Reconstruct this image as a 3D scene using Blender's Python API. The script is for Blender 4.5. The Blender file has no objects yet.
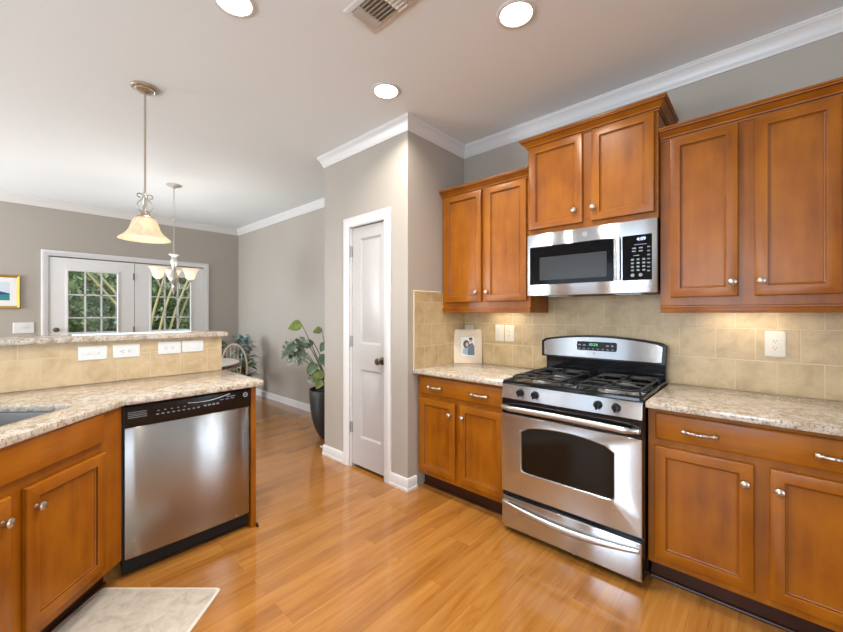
import bpy, bmesh, math, random
from mathutils import Vector, Matrix
PI = math.pi
S = bpy.context.scene
C = S.collection
random.seed(7)

# ------------------------------------------------------------------ camera
cam_d = bpy.data.cameras.new('camera')
cam = bpy.data.objects.new('camera', cam_d); C.objects.link(cam)
cam.location = (0, -2.73, 1.332)
cam.rotation_euler = (PI/2, 0, 0.737)
cam_d.sensor_width = 36; cam_d.lens = 377.6/843*36
cam_d.shift_y = -3.2/843
cam_d.clip_start = 0.02
S.camera = cam
# ------------------------------------------------------------------ exposure
S.view_settings.view_transform = 'Standard'
S.view_settings.look = 'None'
S.view_settings.gamma = 1
S.view_settings.use_curve_mapping = False
S.view_settings.exposure = -0.1
try:
    S.cycles.use_denoising = True
    S.cycles.max_bounces = 8; S.cycles.diffuse_bounces = 5; S.cycles.glossy_bounces = 4
    S.cycles.transparent_max_bounces = 12; S.cycles.sample_clamp_indirect = 3
    S.cycles.caustics_reflective = False; S.cycles.caustics_refractive = False
except Exception: pass
# ------------------------------------------------------------------ sky, sun
W = bpy.data.worlds.new('sky'); S.world = W; W.use_nodes = True
bg = W.node_tree.nodes['Background']
bg.inputs[0].default_value = (0.78, 0.88, 1.0, 1); bg.inputs[1].default_value = 1.2
sd = bpy.data.lights.new('sun', 'SUN'); sd.energy = 3.2; sd.angle = 0.02; sd.color = (1, .95, .85)
sun = bpy.data.objects.new('sun', sd); C.objects.link(sun)
sun.rotation_euler = (math.radians(38), math.radians(30), 0)
def area(name, loc, rot, sx, sy, e, col=(1, 1, 1), spread=PI):
    d = bpy.data.lights.new(name, 'AREA'); d.shape = 'RECTANGLE'; d.size = sx; d.size_y = sy
    d.energy = e; d.color = col; d.spread = spread
    o = bpy.data.objects.new(name, d); C.objects.link(o); o.location = loc; o.rotation_euler = rot
    return o
# fill area lamps added at made-up windows in the walls behind the camera
DAY = (.74, .93, 1.12)
area('unseen_window_light', (-2.75, -5.78, 1.45), (PI/2, 0, 0), 1.5, 1.7, 13, DAY)
area('unseen_window_light', (-0.55, -5.78, 1.45), (PI/2, 0, 0), 1.5, 1.7, 92, DAY)
area('unseen_window_light', (4.58, -3.6, 1.45), (PI/2, 0, PI/2), 2.6, 1.9, 75, DAY)
area('unseen_window_light', (-5.95, -5.78, 1.45), (PI/2, 0, 0), 1.6, 1.7, 215, (.86, .94, 1.0))
area('daylight_french_door', (-6.78, -1.44, 1.15), (PI/2, 0, -PI/2), 1.4, 1.5, 12, DAY)

# ------------------------------------------------------------------ helpers
ORG = {}
def T(name, label, cat, loc=(0, 0, 0), rz=0, group=None, local=False):
    o = bpy.data.objects.new(name, None); C.objects.link(o)
    o.empty_display_size = .1
    o.location = loc; o.rotation_euler = (0, 0, rz)
    o['label'] = label; o['category'] = cat
    if group: o['group'] = group
    ORG[o.name] = Vector((0, 0, 0)) if (local or rz) else Vector(loc)
    return o
def tag(o, label, cat, group=None):
    o['label'] = label; o['category'] = cat
    if group: o['group'] = group
    return o
def struct(o):
    o['kind'] = 'structure'; return o
def lab(o, label): o['label'] = label; return o

class MB:
    def __init__(s): s.v = []; s.f = []; s.m = []; s.M = Matrix(); s.mi = 0
    def addv(s, pts):
        b = len(s.v); s.v += [tuple(s.M @ Vector(p)) for p in pts]; return b
    def face(s, idx, mi=None): s.f.append(tuple(idx)); s.m.append(s.mi if mi is None else mi)
    def bm(s, bm, mi=None):
        bm.verts.index_update(); b = s.addv([v.co for v in bm.verts])
        for f in bm.faces: s.face([b+v.index for v in f.verts], mi)
        bm.free()
    def box(s, x0, x1, y0, y1, z0, z1, bev=0, seg=2, mi=None):
        bm = bmesh.new(); bmesh.ops.create_cube(bm, size=1)
        for v in bm.verts:
            v.co = ((x0+x1)/2+v.co.x*(x1-x0), (y0+y1)/2+v.co.y*(y1-y0), (z0+z1)/2+v.co.z*(z1-z0))
        if bev: bmesh.ops.bevel(bm, geom=bm.edges[:], offset=bev, segments=seg, affect='EDGES', profile=.5)
        s.bm(bm, mi); return s
    def loft(s, loops, cap0=True, cap1=True, closed=False, mi=None):
        n = len(loops[0]); base = [s.addv(l) for l in loops]
        k = len(loops)
        for i in range(k if closed else k-1):
            a, b = base[i], base[(i+1) % k]
            for j in range(n):
                s.face((a+j, a+(j+1) % n, b+(j+1) % n, b+j), mi)
        if not closed:
            if cap0: s.face([base[0]+j for j in range(n)][::-1], mi)
            if cap1: s.face([base[-1]+j for j in range(n)], mi)
        return s
    def lathe(s, prof, c=(0, 0, 0), d=(0, 0, 1), n=24, cap0=True, cap1=True, mi=None, closed=False):
        q = Vector(d).to_track_quat('Z', 'Y'); c = Vector(c)
        loops = []
        for r, z in prof:
            r = max(r, 1e-5)
            loops.append([c+q @ Vector((r*math.cos(2*PI*k/n), r*math.sin(2*PI*k/n), z)) for k in range(n)])
        return s.loft(loops, cap0, cap1, closed, mi)
    def cyl(s, a, b, r, n=12, mi=None):
        a = Vector(a); b = Vector(b); d = b-a
        return s.lathe([(r, 0), (r, d.length)], a, d, n, mi=mi)
    def tube(s, pts, r, n=8, mi=None, flat=None, closed=False):
        pts = [Vector(p) for p in pts]; k = len(pts); loops = []; up = None
        for i, p in enumerate(pts):
            if closed: t = pts[(i+1) % k]-pts[i-1]
            else: t = (pts[min(i+1, k-1)]-pts[max(i-1, 0)])
            t.normalize()
            if up is None:
                up = Vector((0, 0, 1)) if abs(t.z) < .9 else Vector((1, 0, 0))
            x = t.cross(up).normalized(); y = x.cross(t).normalized(); up = y
            rr = r[i] if isinstance(r, (list, tuple)) else r
            fx, fy = flat if flat else (1, 1)
            loops.append([p+x*rr*fx*math.cos(2*PI*j/n)+y*rr*fy*math.sin(2*PI*j/n) for j in range(n)])
        return s.loft(loops, closed=closed, mi=mi)
    def prism(s, poly, fn, d0, d1, mi=None):
        """poly: list of 2-D points; fn(u, v, d) -> 3-D"""
        return s.loft([[fn(u, v, d0) for u, v in poly], [fn(u, v, d1) for u, v in poly]], mi=mi)
    def ball(s, c, r, sc=(1, 1, 1), n=16, m=8, mi=None):
        c = Vector(c); loops = []
        for i in range(m+1):
            a = PI*i/m-PI/2; rr = max(math.cos(a), 1e-4)*r
            loops.append([c+Vector((rr*math.cos(2*PI*k/n)*sc[0], rr*math.sin(2*PI*k/n)*sc[1], r*math.sin(a)*sc[2])) for k in range(n)])
        return s.loft(loops, mi=mi)
    def build(s, name, mats, parent=None, smooth=True, ang=35, org=None):
        o = org if org is not None else (ORG.get(parent.name, Vector()) if parent else Vector())
        o = Vector(o)
        me = bpy.data.meshes.new(name)
        me.from_pydata([tuple(Vector(v)-o) for v in s.v], [], s.f)
        for m in (mats if isinstance(mats, (list, tuple)) else [mats]): me.materials.append(m)
        me.polygons.foreach_set('material_index', s.m)
        b = bmesh.new(); b.from_mesh(me); bmesh.ops.recalc_face_normals(b, faces=b.faces[:]); b.to_mesh(me); b.free()
        if smooth:
            me.polygons.foreach_set('use_smooth', [True]*len(me.polygons))
            me.set_sharp_from_angle(angle=math.radians(ang))
        me.update()
        ob = bpy.data.objects.new(name, me); C.objects.link(ob)
        if parent: ob.parent = parent; ORG[ob.name] = ORG.get(parent.name, Vector())
        else: ob.location = o; ORG[ob.name] = o
        return ob
def dup(root, loc, label=None, rz=None):
    def cp(o, par):
        c = o.copy(); C.objects.link(c)
        if par: c.parent = par
        for ch in [x for x in bpy.data.objects if x.parent == o]: cp(ch, c)
        return c
    r = cp(root, None); r.location = loc
    if rz is not None: r.rotation_euler = (0, 0, rz)
    if label: r['label'] = label
    return r
def arc(cx, cy, r, a0, a1, n): return [(cx+r*math.cos(a0+(a1-a0)*i/n), cy+r*math.sin(a0+(a1-a0)*i/n)) for i in range(n+1)]
def rrect(x0, x1, z0, z1, r, n=4):
    return arc(x1-r, z0+r, r, -PI/2, 0, n)+arc(x1-r, z1-r, r, 0, PI/2, n)+arc(x0+r, z1-r, r, PI/2, PI, n)+arc(x0+r, z0+r, r, PI, 1.5*PI, n)
def text_mb(mb, s, size, fn, depth=.0006, align='CENTER'):
    cu = bpy.data.curves.new('t', 'FONT'); cu.body = s; cu.size = size; cu.align_x = align; cu.align_y = 'CENTER'
    ob = bpy.data.objects.new('t', cu); C.objects.link(ob)
    dg = bpy.context.evaluated_depsgraph_get(); me = ob.evaluated_get(dg).to_mesh()
    b = mb.addv([fn(v.co.x, v.co.y, depth) for v in me.vertices])
    for p in me.polygons: mb.face([b+i for i in p.vertices])
    ob.evaluated_get(dg).to_mesh_clear(); bpy.data.objects.remove(ob); bpy.data.curves.remove(cu)

# ------------------------------------------------------------------ materials
def srgb(r, g, b):
    f = lambda c: (c/255/12.92 if c/255 <= .04045 else ((c/255+.055)/1.055)**2.4)
    return (f(r), f(g), f(b), 1)
class N:
    def __init__(s, name):
        s.mat = bpy.data.materials.new(name); s.mat.use_nodes = True; s.t = s.mat.node_tree
        s.b = s.t.nodes['Principled BSDF']; s.out = s.t.nodes['Material Output']
    def n(s, ty, **kw):
        x = s.t.nodes.new(ty)
        for k, v in kw.items():
            if k[0] == '_': setattr(x, k[1:], v)
            else:
                key = int(k[1:]) if k[0] == 'i' and k[1:].isdigit() else k.replace('__', ' ')
                x.inputs[key].default_value = v
        return x
    def l(s, a, b): s.t.links.new(a, b)
    def mapping(s, scale, coord='Object', loc=(0, 0, 0)):
        tc = s.n('ShaderNodeTexCoord'); mp = s.n('ShaderNodeMapping'); mp.inputs['Scale'].default_value = scale
        mp.inputs['Location'].default_value = loc
        s.l(tc.outputs[coord], mp.inputs['Vector']); return mp.outputs[0]
    def noise(s, vec, scale, detail=4, rough=.6, dist=0):
        x = s.n('ShaderNodeTexNoise', Scale=scale, Detail=detail, Roughness=rough, Distortion=dist)
        if vec: s.l(vec, x.inputs['Vector'])
        return x.outputs[0]
    def ramp(s, fac, stops):
        x = s.n('ShaderNodeValToRGB'); e = x.color_ramp.elements
        e[0].position, e[0].color = stops[0]; e[1].position, e[1].color = stops[-1]
        for p, c in stops[1:-1]: q = e.new(p); q.color = c
        s.l(fac, x.inputs[0]); return x.outputs[0]
    def mix(s, fac, a, b, mode='MIX'):
        x = s.n('ShaderNodeMixRGB', _blend_type=mode)
        for i, v in ((0, fac), (1, a), (2, b)):
            if isinstance(v, (int, float)): x.inputs[i].default_value = v
            elif isinstance(v, tuple): x.inputs[i].default_value = v
            else: s.l(v, x.inputs[i])
        return x.outputs[0]
    def set(s, **kw):
        for k, v in kw.items():
            k = k.replace('_', ' ')
            if hasattr(v, 'node'): s.l(v, s.b.inputs[k])
            else: s.b.inputs[k].default_value = v
        return s
    def bump(s, h, strength, dist=.002):
        x = s.n('ShaderNodeBump', Strength=strength, Distance=dist); s.l(h, x.inputs['Height']); s.l(x.outputs[0], s.b.inputs['Normal'])
def plain(name, col, rough=.5, metal=0, coat=0, **kw):
    m = N(name); m.set(Base_Color=col, Roughness=rough, Metallic=metal, Coat_Weight=coat, **kw); return m.mat
def painted(name, col, rough=.55, amt=.03):
    m = N(name); v = m.mapping((1, 1, 1)); f = m.noise(v, 180, 2)
    big = m.noise(v, 1.3, 2)
    lo = tuple(c*(1-amt) for c in col[:3])+(1,)
    m.set(Base_Color=m.ramp(big, [(.3, lo), (.7, col)]), Roughness=rough); m.bump(f, .06, .001); return m.mat
def wood(name, axis, dark, mid, light, rough=.36, coat=.12):
    m = N(name)
    sc = {'z': (16, 16, 1.1), 'x': (1.1, 16, 16), 'y': (16, 1.1, 16)}[axis]
    v = m.mapping(sc); g = m.noise(v, 1.6, 5, .5, .4)
    fine = m.noise(m.mapping(tuple(c*5 for c in sc)), 4, 3)
    blot = m.noise(m.mapping((2.2, 2.2, 1.4)), 2.4, 3, .55)
    c1 = m.ramp(g, [(.28, dark), (.5, mid), (.75, light)])
    c2 = m.mix(.62, c1, m.ramp(blot, [(.3, dark), (.5, mid), (.72, light)]))
    c3 = m.mix(.10, c2, m.ramp(fine, [(.35, (.25, .25, .25, 1)), (.65, (1, 1, 1, 1))]), 'MULTIPLY')
    m.set(Base_Color=c3, Roughness=rough, Coat_Weight=coat, Coat_Roughness=.22, Specular_IOR_Level=.32); m.bump(fine, .04, .0006)
    return m.mat
WD, WM, WL = srgb(118, 60, 3), srgb(150, 84, 7), srgb(172, 104, 14)
wood_v = wood('stained maple upright', 'z', WD, WM, WL)
wood_h = wood('stained maple level', 'x', WD, WM, WL)
wood_y = wood('stained maple lengthways', 'y', WD, WM, WL)
groove_brown = plain('dark groove brown', srgb(84, 40, 8), .4)  # dark brown for door grooves, door back edges and crown molding steps
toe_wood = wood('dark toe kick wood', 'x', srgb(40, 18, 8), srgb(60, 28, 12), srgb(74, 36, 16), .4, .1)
wall_paint = painted('greige wall paint', srgb(172, 163, 152), .6)
ceil_paint = painted('ceiling paint', srgb(230, 236, 238), .8, .01)
trim_white = painted('white trim paint', srgb(216, 214, 212), .3, .01)
door_white = painted('white door paint', srgb(184, 179, 176), .35, .01)
nickel = plain('satin nickel', srgb(200, 190, 178), .28, 1)
dark_nickel = plain('aged nickel', srgb(110, 98, 86), .3, 1)
chrome = plain('polished steel', srgb(200, 198, 196), .3, 1)
black_gloss = plain('glossy black enamel', (.005, .005, .006, 1), .14, 0, .1, Specular_IOR_Level=.35)
black_satin = plain('satin black plastic', (.008, .008, .009, 1), .38, Specular_IOR_Level=.3)
black_glass = plain('black glass', (.004, .004, .005, 1), .09, Specular_IOR_Level=.25)
oven_glass = plain('tinted oven glass', (.008, .006, .004, 1), .10, Specular_IOR_Level=.3)
grey_glass = plain('meshed microwave glass', (.034, .036, .038, 1), .2)
iron = plain('cast iron', (.014, .014, .014, 1), .42)
plate_white = plain('ivory switch plastic', srgb(216, 207, 190), .4)
plate_cool = plain('white switch plastic', srgb(222, 222, 220), .4)
slot_dark = plain('dark slot', (.03, .027, .024, 1), .5)
key_grey = plain('keypad grey print', srgb(128, 134, 140), .4)
print_white = plain('panel white print', srgb(205, 207, 210), .4)
grout = plain('tile grout', srgb(200, 184, 154), .7)
def emit(name, col, st):
    m = N(name); m.set(Base_Color=col, Emission_Color=col, Emission_Strength=st, Roughness=.4); return m.mat
lamp_white = emit('can lamp lens', (1, .97, .9, 1), 14)
clock_blue = emit('clock digits', (.45, .6, 1, 1), 2.2)
clock_green = emit('green digits', (.1, .7, .22, 1), 1.0)
def steel(name, tangent, rough=.22, base=(.62, .64, .66, 1)):
    m = N(name); v = m.mapping((2, 2, 260) if tangent[2] else (260, 260, 2))
    f = m.noise(v, 3, 3)
    big = m.noise(m.mapping((2, 2, 3)), 1.2, 2)
    c = m.n('ShaderNodeCombineXYZ'); 
    for i in range(3): c.inputs[i].default_value = tangent[i]
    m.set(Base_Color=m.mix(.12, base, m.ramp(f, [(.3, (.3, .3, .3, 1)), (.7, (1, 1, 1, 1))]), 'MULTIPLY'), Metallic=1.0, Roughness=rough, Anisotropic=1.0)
    m.l(c.outputs[0], m.b.inputs['Tangent']); return m.mat
steel_up = steel('brushed stainless steel', (0, 0, 1))
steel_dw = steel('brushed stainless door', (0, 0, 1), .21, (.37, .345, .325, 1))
steel_sink = plain('satin sink steel', (.27, .25, .235, 1), .5, .7)

def granite_mat():
    m = N('speckled beige granite'); v = m.mapping((1, 1, 1))
    a = m.noise(v, 26, 6, .7, .4); b = m.noise(v, 70, 5, .75); d = m.noise(v, 9, 4, .6, .8)
    e = m.noise(v, 130, 3, .7)
    c = m.ramp(a, [(.34, srgb(150, 130, 110)), (.47, srgb(188, 174, 156)), (.6, srgb(204, 195, 182)), (.72, srgb(216, 210, 202))])
    c = m.mix(m.ramp(b, [(.54, (0, 0, 0, 1)), (.64, (1, 1, 1, 1))]), c, srgb(120, 100, 84))
    c = m.mix(m.ramp(e, [(.59, (0, 0, 0, 1)), (.66, (.9, .9, .9, 1))]), c, srgb(64, 50, 44))
    c = m.mix(m.ramp(d, [(.58, (0, 0, 0, 1)), (.72, (.45, .45, .45, 1))]), c, srgb(158, 140, 122))
    m.set(Base_Color=c, Roughness=.16, Coat_Weight=.2, Coat_Roughness=.08); return m.mat
granite = granite_mat()
def tile_mat(name, axis, off, base, dark):
    m = N(name)
    g = m.n('ShaderNodeNewGeometry'); sp = m.n('ShaderNodeSeparateXYZ'); m.l(g.outputs['Position'], sp.inputs[0])
    cb = m.n('ShaderNodeCombineXYZ')
    ad = m.n('ShaderNodeMath', _operation='SUBTRACT', i1=off); m.l(sp.outputs[axis], ad.inputs[0])
    az = m.n('ShaderNodeMath', _operation='SUBTRACT', i1=.904); m.l(sp.outputs['Z'], az.inputs[0])
    m.l(ad.outputs[0], cb.inputs[0]); m.l(az.outputs[0], cb.inputs[1])
    br = m.n('ShaderNodeTexBrick', _offset=.5, Scale=1.0, Brick__Width=.171, Row__Height=.171, Mortar__Size=.003, Mortar__Smooth=.3, Bias=0.0)
    br.inputs['Color1'].default_value = (0, 0, 0, 1); br.inputs['Color2'].default_value = (1, 1, 1, 1)
    m.l(cb.outputs[0], br.inputs['Vector'])
    cl = m.noise(g.outputs['Position'], 9, 5, .6, .5); fi = m.noise(g.outputs['Position'], 60, 4, .7)
    c = m.ramp(cl, [(.3, dark), (.55, base), (.75, tuple(min(1, k*1.12) for k in base[:3])+(1,))])
    c = m.mix(.22, c, m.mix(br.outputs['Color'], (.72, .72, .72, 1), (1, 1, 1, 1)), 'MULTIPLY')
    c = m.mix(.15, c, m.ramp(fi, [(.35, (.6, .6, .6, 1)), (.6, (1, 1, 1, 1))]), 'MULTIPLY')
    c = m.mix(br.outputs['Fac'], c, srgb(200, 182, 148))
    inv = m.n('ShaderNodeMath', _operation='SUBTRACT', i0=1.0); m.l(br.outputs['Fac'], inv.inputs[1])
    m.set(Base_Color=c, Roughness=.38); m.bump(inv.outputs[0], .5, .0025); return m.mat
TB, TDk = srgb(198, 172, 130), srgb(176, 150, 110)
tile_x = tile_mat('beige wall tile', 'X', -.2055, TB, TDk)
tile_y = tile_mat('beige return tile', 'Y', -.535+.0855, TB, TDk)
tile_bar = tile_mat('beige bar tile', 'Y', -2.087+.0855, srgb(204, 178, 140), srgb(186, 158, 118))
def floor_mat():
    m = N('oak strip floor')
    g = m.n('ShaderNodeNewGeometry'); sp = m.n('ShaderNodeSeparateXYZ'); m.l(g.outputs['Position'], sp.inputs[0])
    cb = m.n('ShaderNodeCombineXYZ'); m.l(sp.outputs['Y'], cb.inputs[0]); m.l(sp.outputs['X'], cb.inputs[1])
    br = m.n('ShaderNodeTexBrick', _offset=.37, _offset_frequency=3, Scale=1.0, Brick__Width=.95, Row__Height=.083, Mortar__Size=.0007, Mortar__Smooth=.2, Bias=0.0)
    br.inputs['Color1'].default_value = (0, 0, 0, 1); br.inputs['Color2'].default_value = (1, 1, 1, 1)
    m.l(cb.outputs[0], br.inputs['Vector'])
    # a shift of the grain from board to board
    sc = m.n('ShaderNodeVectorMath', _operation='SCALE', Scale=7.0); m.l(br.outputs['Color'], sc.inputs[0])
    ad = m.n('ShaderNodeVectorMath', _operation='ADD'); m.l(g.outputs['Position'], ad.inputs[0]); m.l(sc.outputs[0], ad.inputs[1])
    mp = m.n('ShaderNodeMapping'); mp.inputs['Scale'].default_value = (15, 1.1, 1); m.l(ad.outputs[0], mp.inputs[0])
    gr = m.noise(mp.outputs[0], 1.6, 8, .62, 1.1)
    mp2 = m.n('ShaderNodeMapping'); mp2.inputs['Scale'].default_value = (120, 4, 1); m.l(ad.outputs[0], mp2.inputs[0])
    po = m.noise(mp2.outputs[0], 2, 3)
    c = m.ramp(gr, [(.3, srgb(150, 94, 37)), (.42, srgb(168, 110, 48)), (.6, srgb(178, 122, 58)), (.78, srgb(190, 136, 70))])
    c = m.mix(.75, c, m.ramp(br.outputs['Color'], [(0, (.66, .58, .50, 1)), (.5, (.88, .86, .83, 1)), (1, (1.0, 1, 1, 1))]), 'MULTIPLY')
    c = m.mix(.12, c, m.ramp(po, [(.3, (.35, .3, .25, 1)), (.55, (1, 1, 1, 1))]), 'MULTIPLY')
    c = m.mix(m.mix(.35, (0, 0, 0, 1), br.outputs['Fac']), c, srgb(96, 52, 20))
    wav = m.noise(m.mapping((1, 1, 1)), 3.0, 2)
    m.set(Base_Color=c, Roughness=.17, Coat_Weight=.5, Coat_Roughness=.07); m.bump(wav, .03, .02); return m.mat
floor_m = floor_mat()
def glass_mat(name, tint=(1, 1, 1, 1)):
    m = N(name); t = m.t; t.nodes.remove(m.b)
    fr = m.n('ShaderNodeFresnel', IOR=1.5); tr = m.n('ShaderNodeBsdfTransparent'); gl = m.n('ShaderNodeBsdfGlossy', Roughness=.01)
    tr.inputs[0].default_value = tint
    mx = m.n('ShaderNodeMixShader'); m.l(fr.outputs[0], mx.inputs[0]); m.l(tr.outputs[0], mx.inputs[1]); m.l(gl.outputs[0], mx.inputs[2])
    m.l(mx.outputs[0], m.out.inputs[0]); return m.mat
pane_glass = glass_mat('window glass')
def shade_mat(name, col, est, vein=.25):
    m = N(name); n_ = m.noise(m.mapping((1, 1, .6)), 14, 4, .6, 1.2)
    c = m.ramp(n_, [(.35, tuple(k*(1-vein) for k in col[:3])+(1,)), (.65, col)])
    m.set(Base_Color=c, Roughness=.3, Emission_Color=c, Emission_Strength=est, Coat_Weight=.3)
    tr = m.n('ShaderNodeBsdfTranslucent'); m.l(c, tr.inputs[0]); mx = m.n('ShaderNodeMixShader', i0=.5)
    m.l(m.b.outputs[0], mx.inputs[1]); m.l(tr.outputs[0], mx.inputs[2]); m.l(mx.outputs[0], m.out.inputs[0]); return m.mat
alabaster = shade_mat('lit alabaster glass', (1, .87, .68, 1), .2)
frosted = shade_mat('lit frosted glass', (1, .93, .82, 1), .35, .08)
def leaf_mat(name, a, b, c, scale=9, rough=.42):
    m = N(name); n_ = m.noise(m.mapping((1, 1, 1)), scale, 4, .6)
    m.set(Base_Color=m.ramp(n_, [(.32, a), (.5, b), (.68, c)]), Roughness=rough, Subsurface_Weight=0.0); return m.mat
french_paint = painted('french door paint', srgb(226, 225, 222), .35, .01)
leaf_mon = leaf_mat('variegated monstera leaf', srgb(42, 58, 40), srgb(80, 94, 74), srgb(160, 166, 150), 16)
leaf_yel = leaf_mat('young yellow green leaf', srgb(70, 84, 30), srgb(104, 118, 48), srgb(136, 148, 74), 8)
leaf_dark = leaf_mat('dark green leaf', srgb(38, 66, 36), srgb(62, 92, 52), srgb(96, 124, 76), 10)
leaf_blue = leaf_mat('blue green leaf', srgb(58, 92, 88), srgb(112, 146, 146), srgb(168, 190, 190), 12)
stem_m = plain('plant stem', srgb(92, 96, 62), .5)
soil = plain('potting soil', srgb(48, 36, 28), .9)
hinge_m = plain('dull hinge metal', srgb(150, 146, 140), .4, .5)
pot_black = plain('matt black pot', srgb(17, 17, 18), .5)
pot_grey = plain('grey stoneware pot', srgb(120, 116, 108), .5)
table_wood = wood('dark table wood', 'x', srgb(70, 34, 18), srgb(104, 54, 28), srgb(126, 72, 40), .3, .3)
chair_wood = wood('chair wood', 'z', srgb(150, 126, 104), srgb(192, 172, 150), srgb(214, 198, 180), .4, .2)
cloth_white = painted('white table linen', srgb(226, 220, 212), .8, .06)
gold = plain('gilt picture frame', srgb(190, 150, 62), .35, .6)
mat_white = plain('mount board', srgb(232, 230, 226), .7)
frame_wash = painted('washed wood frame', srgb(214, 196, 172), .5, .12)
def rug_mat():
    m = N('pale woven mat'); v = m.mapping((1, 1, 1)); a = m.noise(v, 14, 5, .65, .6); b = m.noise(v, 260, 2)
    m.set(Base_Color=m.ramp(a, [(.3, srgb(164, 152, 138)), (.5, srgb(188, 178, 166)), (.7, srgb(200, 192, 182))]), Roughness=.85); m.bump(b, .25, .002); return m.mat
rug_m = rug_mat()
rug_edge = plain('mat binding', srgb(206, 197, 185), .8)

# ------------------------------------------------------------------ room shell
XL, YP, XPL, YF, XB, ZC, ZT = -1.971, -.711, -3.064, .03, -6.867, .906, 2.79
XR0, XR1 = -1.187, -.427
XE, YS = 4.6, -5.8           # walls behind the camera
def sbox(name, *a, m=None, **k): return struct(MB().box(*a, **k).build(name, m))
sbox('floor', XB-.15, XE+.15, YS-.15, .2, -.12, 0, m=floor_m)
sbox('ceiling', XB-.15, XE+.15, YS-.15, .2, ZT, ZT+.12, m=ceil_paint)
w = MB()                                                        # range wall, a tall window far to the right of the frame
w.box(XL-.1, 2.5, 0, .14, 0, ZT); w.box(4.4, XE+.15, 0, .14, 0, ZT)
w.box(2.5, 4.4, 0, .14, 0, .08); w.box(2.5, 4.4, 0, .14, 2.3, ZT)
w.box(XB-.15, XL-.1, YF, .17, 0, ZT)
struct(w.build('wall_right', wall_paint))
FD0, FD1, FDT = -2.353, -.52, 2.075                            # french door opening
w = MB(); w.box(XB-.13, XB, YS-.15, FD0, 0, ZT); w.box(XB-.13, XB, FD1, .17, 0, ZT); w.box(XB-.13, XB, FD0, FD1, FDT, ZT)
struct(w.build('wall_back', wall_paint))
def holed(a0, a1, holes, zz0, zz1, fn):
    m = MB(); x = a0
    for h0, h1 in holes: m.box(*fn(x, h0), 0, ZT); m.box(*fn(h0, h1), 0, zz0); m.box(*fn(h0, h1), zz1, ZT); x = h1
    m.box(*fn(x, a1), 0, ZT); return m
struct(holed(XB-.13, XE+.15, [(-6.75, -5.15), (-3.5, -2.0), (-1.3, .2)], .6, 2.3, lambda a, b: (a, b, YS-.12, YS)).build('wall_left', wall_paint))
struct(holed(YS, 0, [(-4.9, -2.3)], .5, 2.4, lambda a, b: (XE, XE+.12, a, b)).build('wall_front', wall_paint))
w = MB()                                                        # pantry box
PD0, PD1, PDT = -2.672, -2.203, 2.083
w.box(XPL, PD0, YP, YP+.11, 0, ZT); w.box(PD1, XL, YP, YP+.11, 0, ZT); w.box(PD0, PD1, YP, YP+.11, PDT, ZT)
w.box(XL-.1, XL, YP+.11, -.001, 0, ZT); w.box(XPL, XPL+.1, YP+.11, YF-.001, 0, ZT)
struct(w.build('wall_pantry', wall_paint))
def sweep(path, prof, name, mat):
    """profile (d, z): d = distance out from the wall towards the room (right of the path)"""
    m = MB(); n = len(path); loops = []
    for i, p in enumerate(path):
        p = Vector((p[0], p[1]))
        ds = []
        if i > 0: ds.append((p-Vector(path[i-1][:2])).normalized())
        if i < n-1: ds.append((Vector(path[i+1][:2])-p).normalized())
        ns = [Vector((d.y, -d.x)) for d in ds]
        if len(ns) == 2:
            b = (ns[0]+ns[1]); b = b/(b.length_squared)*2 if b.length > 1e-6 else ns[0]
        else: b = ns[0]
        loops.append([(p.x+b.x*d, p.y+b.y*d, z) for d, z in prof])
    m.loft(loops); return m.build(name, mat, ang=30)
crown = [(0, ZT-.098), (.006, ZT-.098), (.009, ZT-.088), (.014, ZT-.082), (.018, ZT-.066), (.028, ZT-.046), (.036, ZT-.03), (.046, ZT-.022), (.047, ZT-.012), (.051, ZT-.008), (.051, ZT), (0, ZT)]
e = .0008
struct(sweep([(XB+e, YS), (XB+e, YF-e), (XPL-e, YF-e), (XPL-e, YP-e), (XL+e, YP-e), (XL+e, -e), (XE, -e)], crown, 'trim_1', trim_white))
base = [(0, 0), (.017, 0), (.017, .018), (.013, .024), (.0125, .078), (.009, .088), (.004, .094), (0, .095)]
struct(sweep([(XB+e, YS), (XB+e, -2.424)], base, 'baseboard_back', trim_white))
struct(sweep([(XB+e, -.451), (XB+e, YF-e), (XPL-e, YF-e), (XPL-e, YP-e), (-2.756, YP-e)], base, 'baseboard_right', trim_white))
struct(sweep([(-2.149, YP-e), (XL+e, YP-e), (XL+e, -.62)], base, 'baseboard_pantry', trim_white))

def casing(name, x0, x1, zt, wd, fn, t=.018):
    """door casing drawn with fn(a, d, z): a along the wall, d out from it"""
    m = MB()
    prof = [(0, 0), (0, t*.7), (wd*.12, t*.95), (wd*.3, t), (wd*.62, t*.75), (wd*.85, t*.62), (wd, t*.45), (wd, 0)]
    loops = []
    for (ax, az, sx, sz) in ((x0, 0, 1, 0), (x0, zt, 1, -1), (x1, zt, -1, -1), (x1, 0, -1, 0)):
        loops.append([fn(ax+sx*u, d, az+sz*u) for u, d in prof])
    m.loft(loops); return struct(m.build(name, trim_white, ang=30))
casing('trim_2', -2.755, -2.149, 2.155, .078, lambda a, d, z: (a, YP-e-d, z))
casing('trim_3', -2.424, -.451, 2.147, .07, lambda a, d, z: (XB+e+d, a, z))
m = MB(); m.box(PD0, PD0+.012, YP+.001, YP+.11, 0, PDT); m.box(PD1-.012, PD1, YP+.001, YP+.11, 0, PDT); m.box(PD0, PD1, YP+.001, YP+.11, PDT-.012, PDT)
struct(m.build('trim_4', trim_white))

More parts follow.
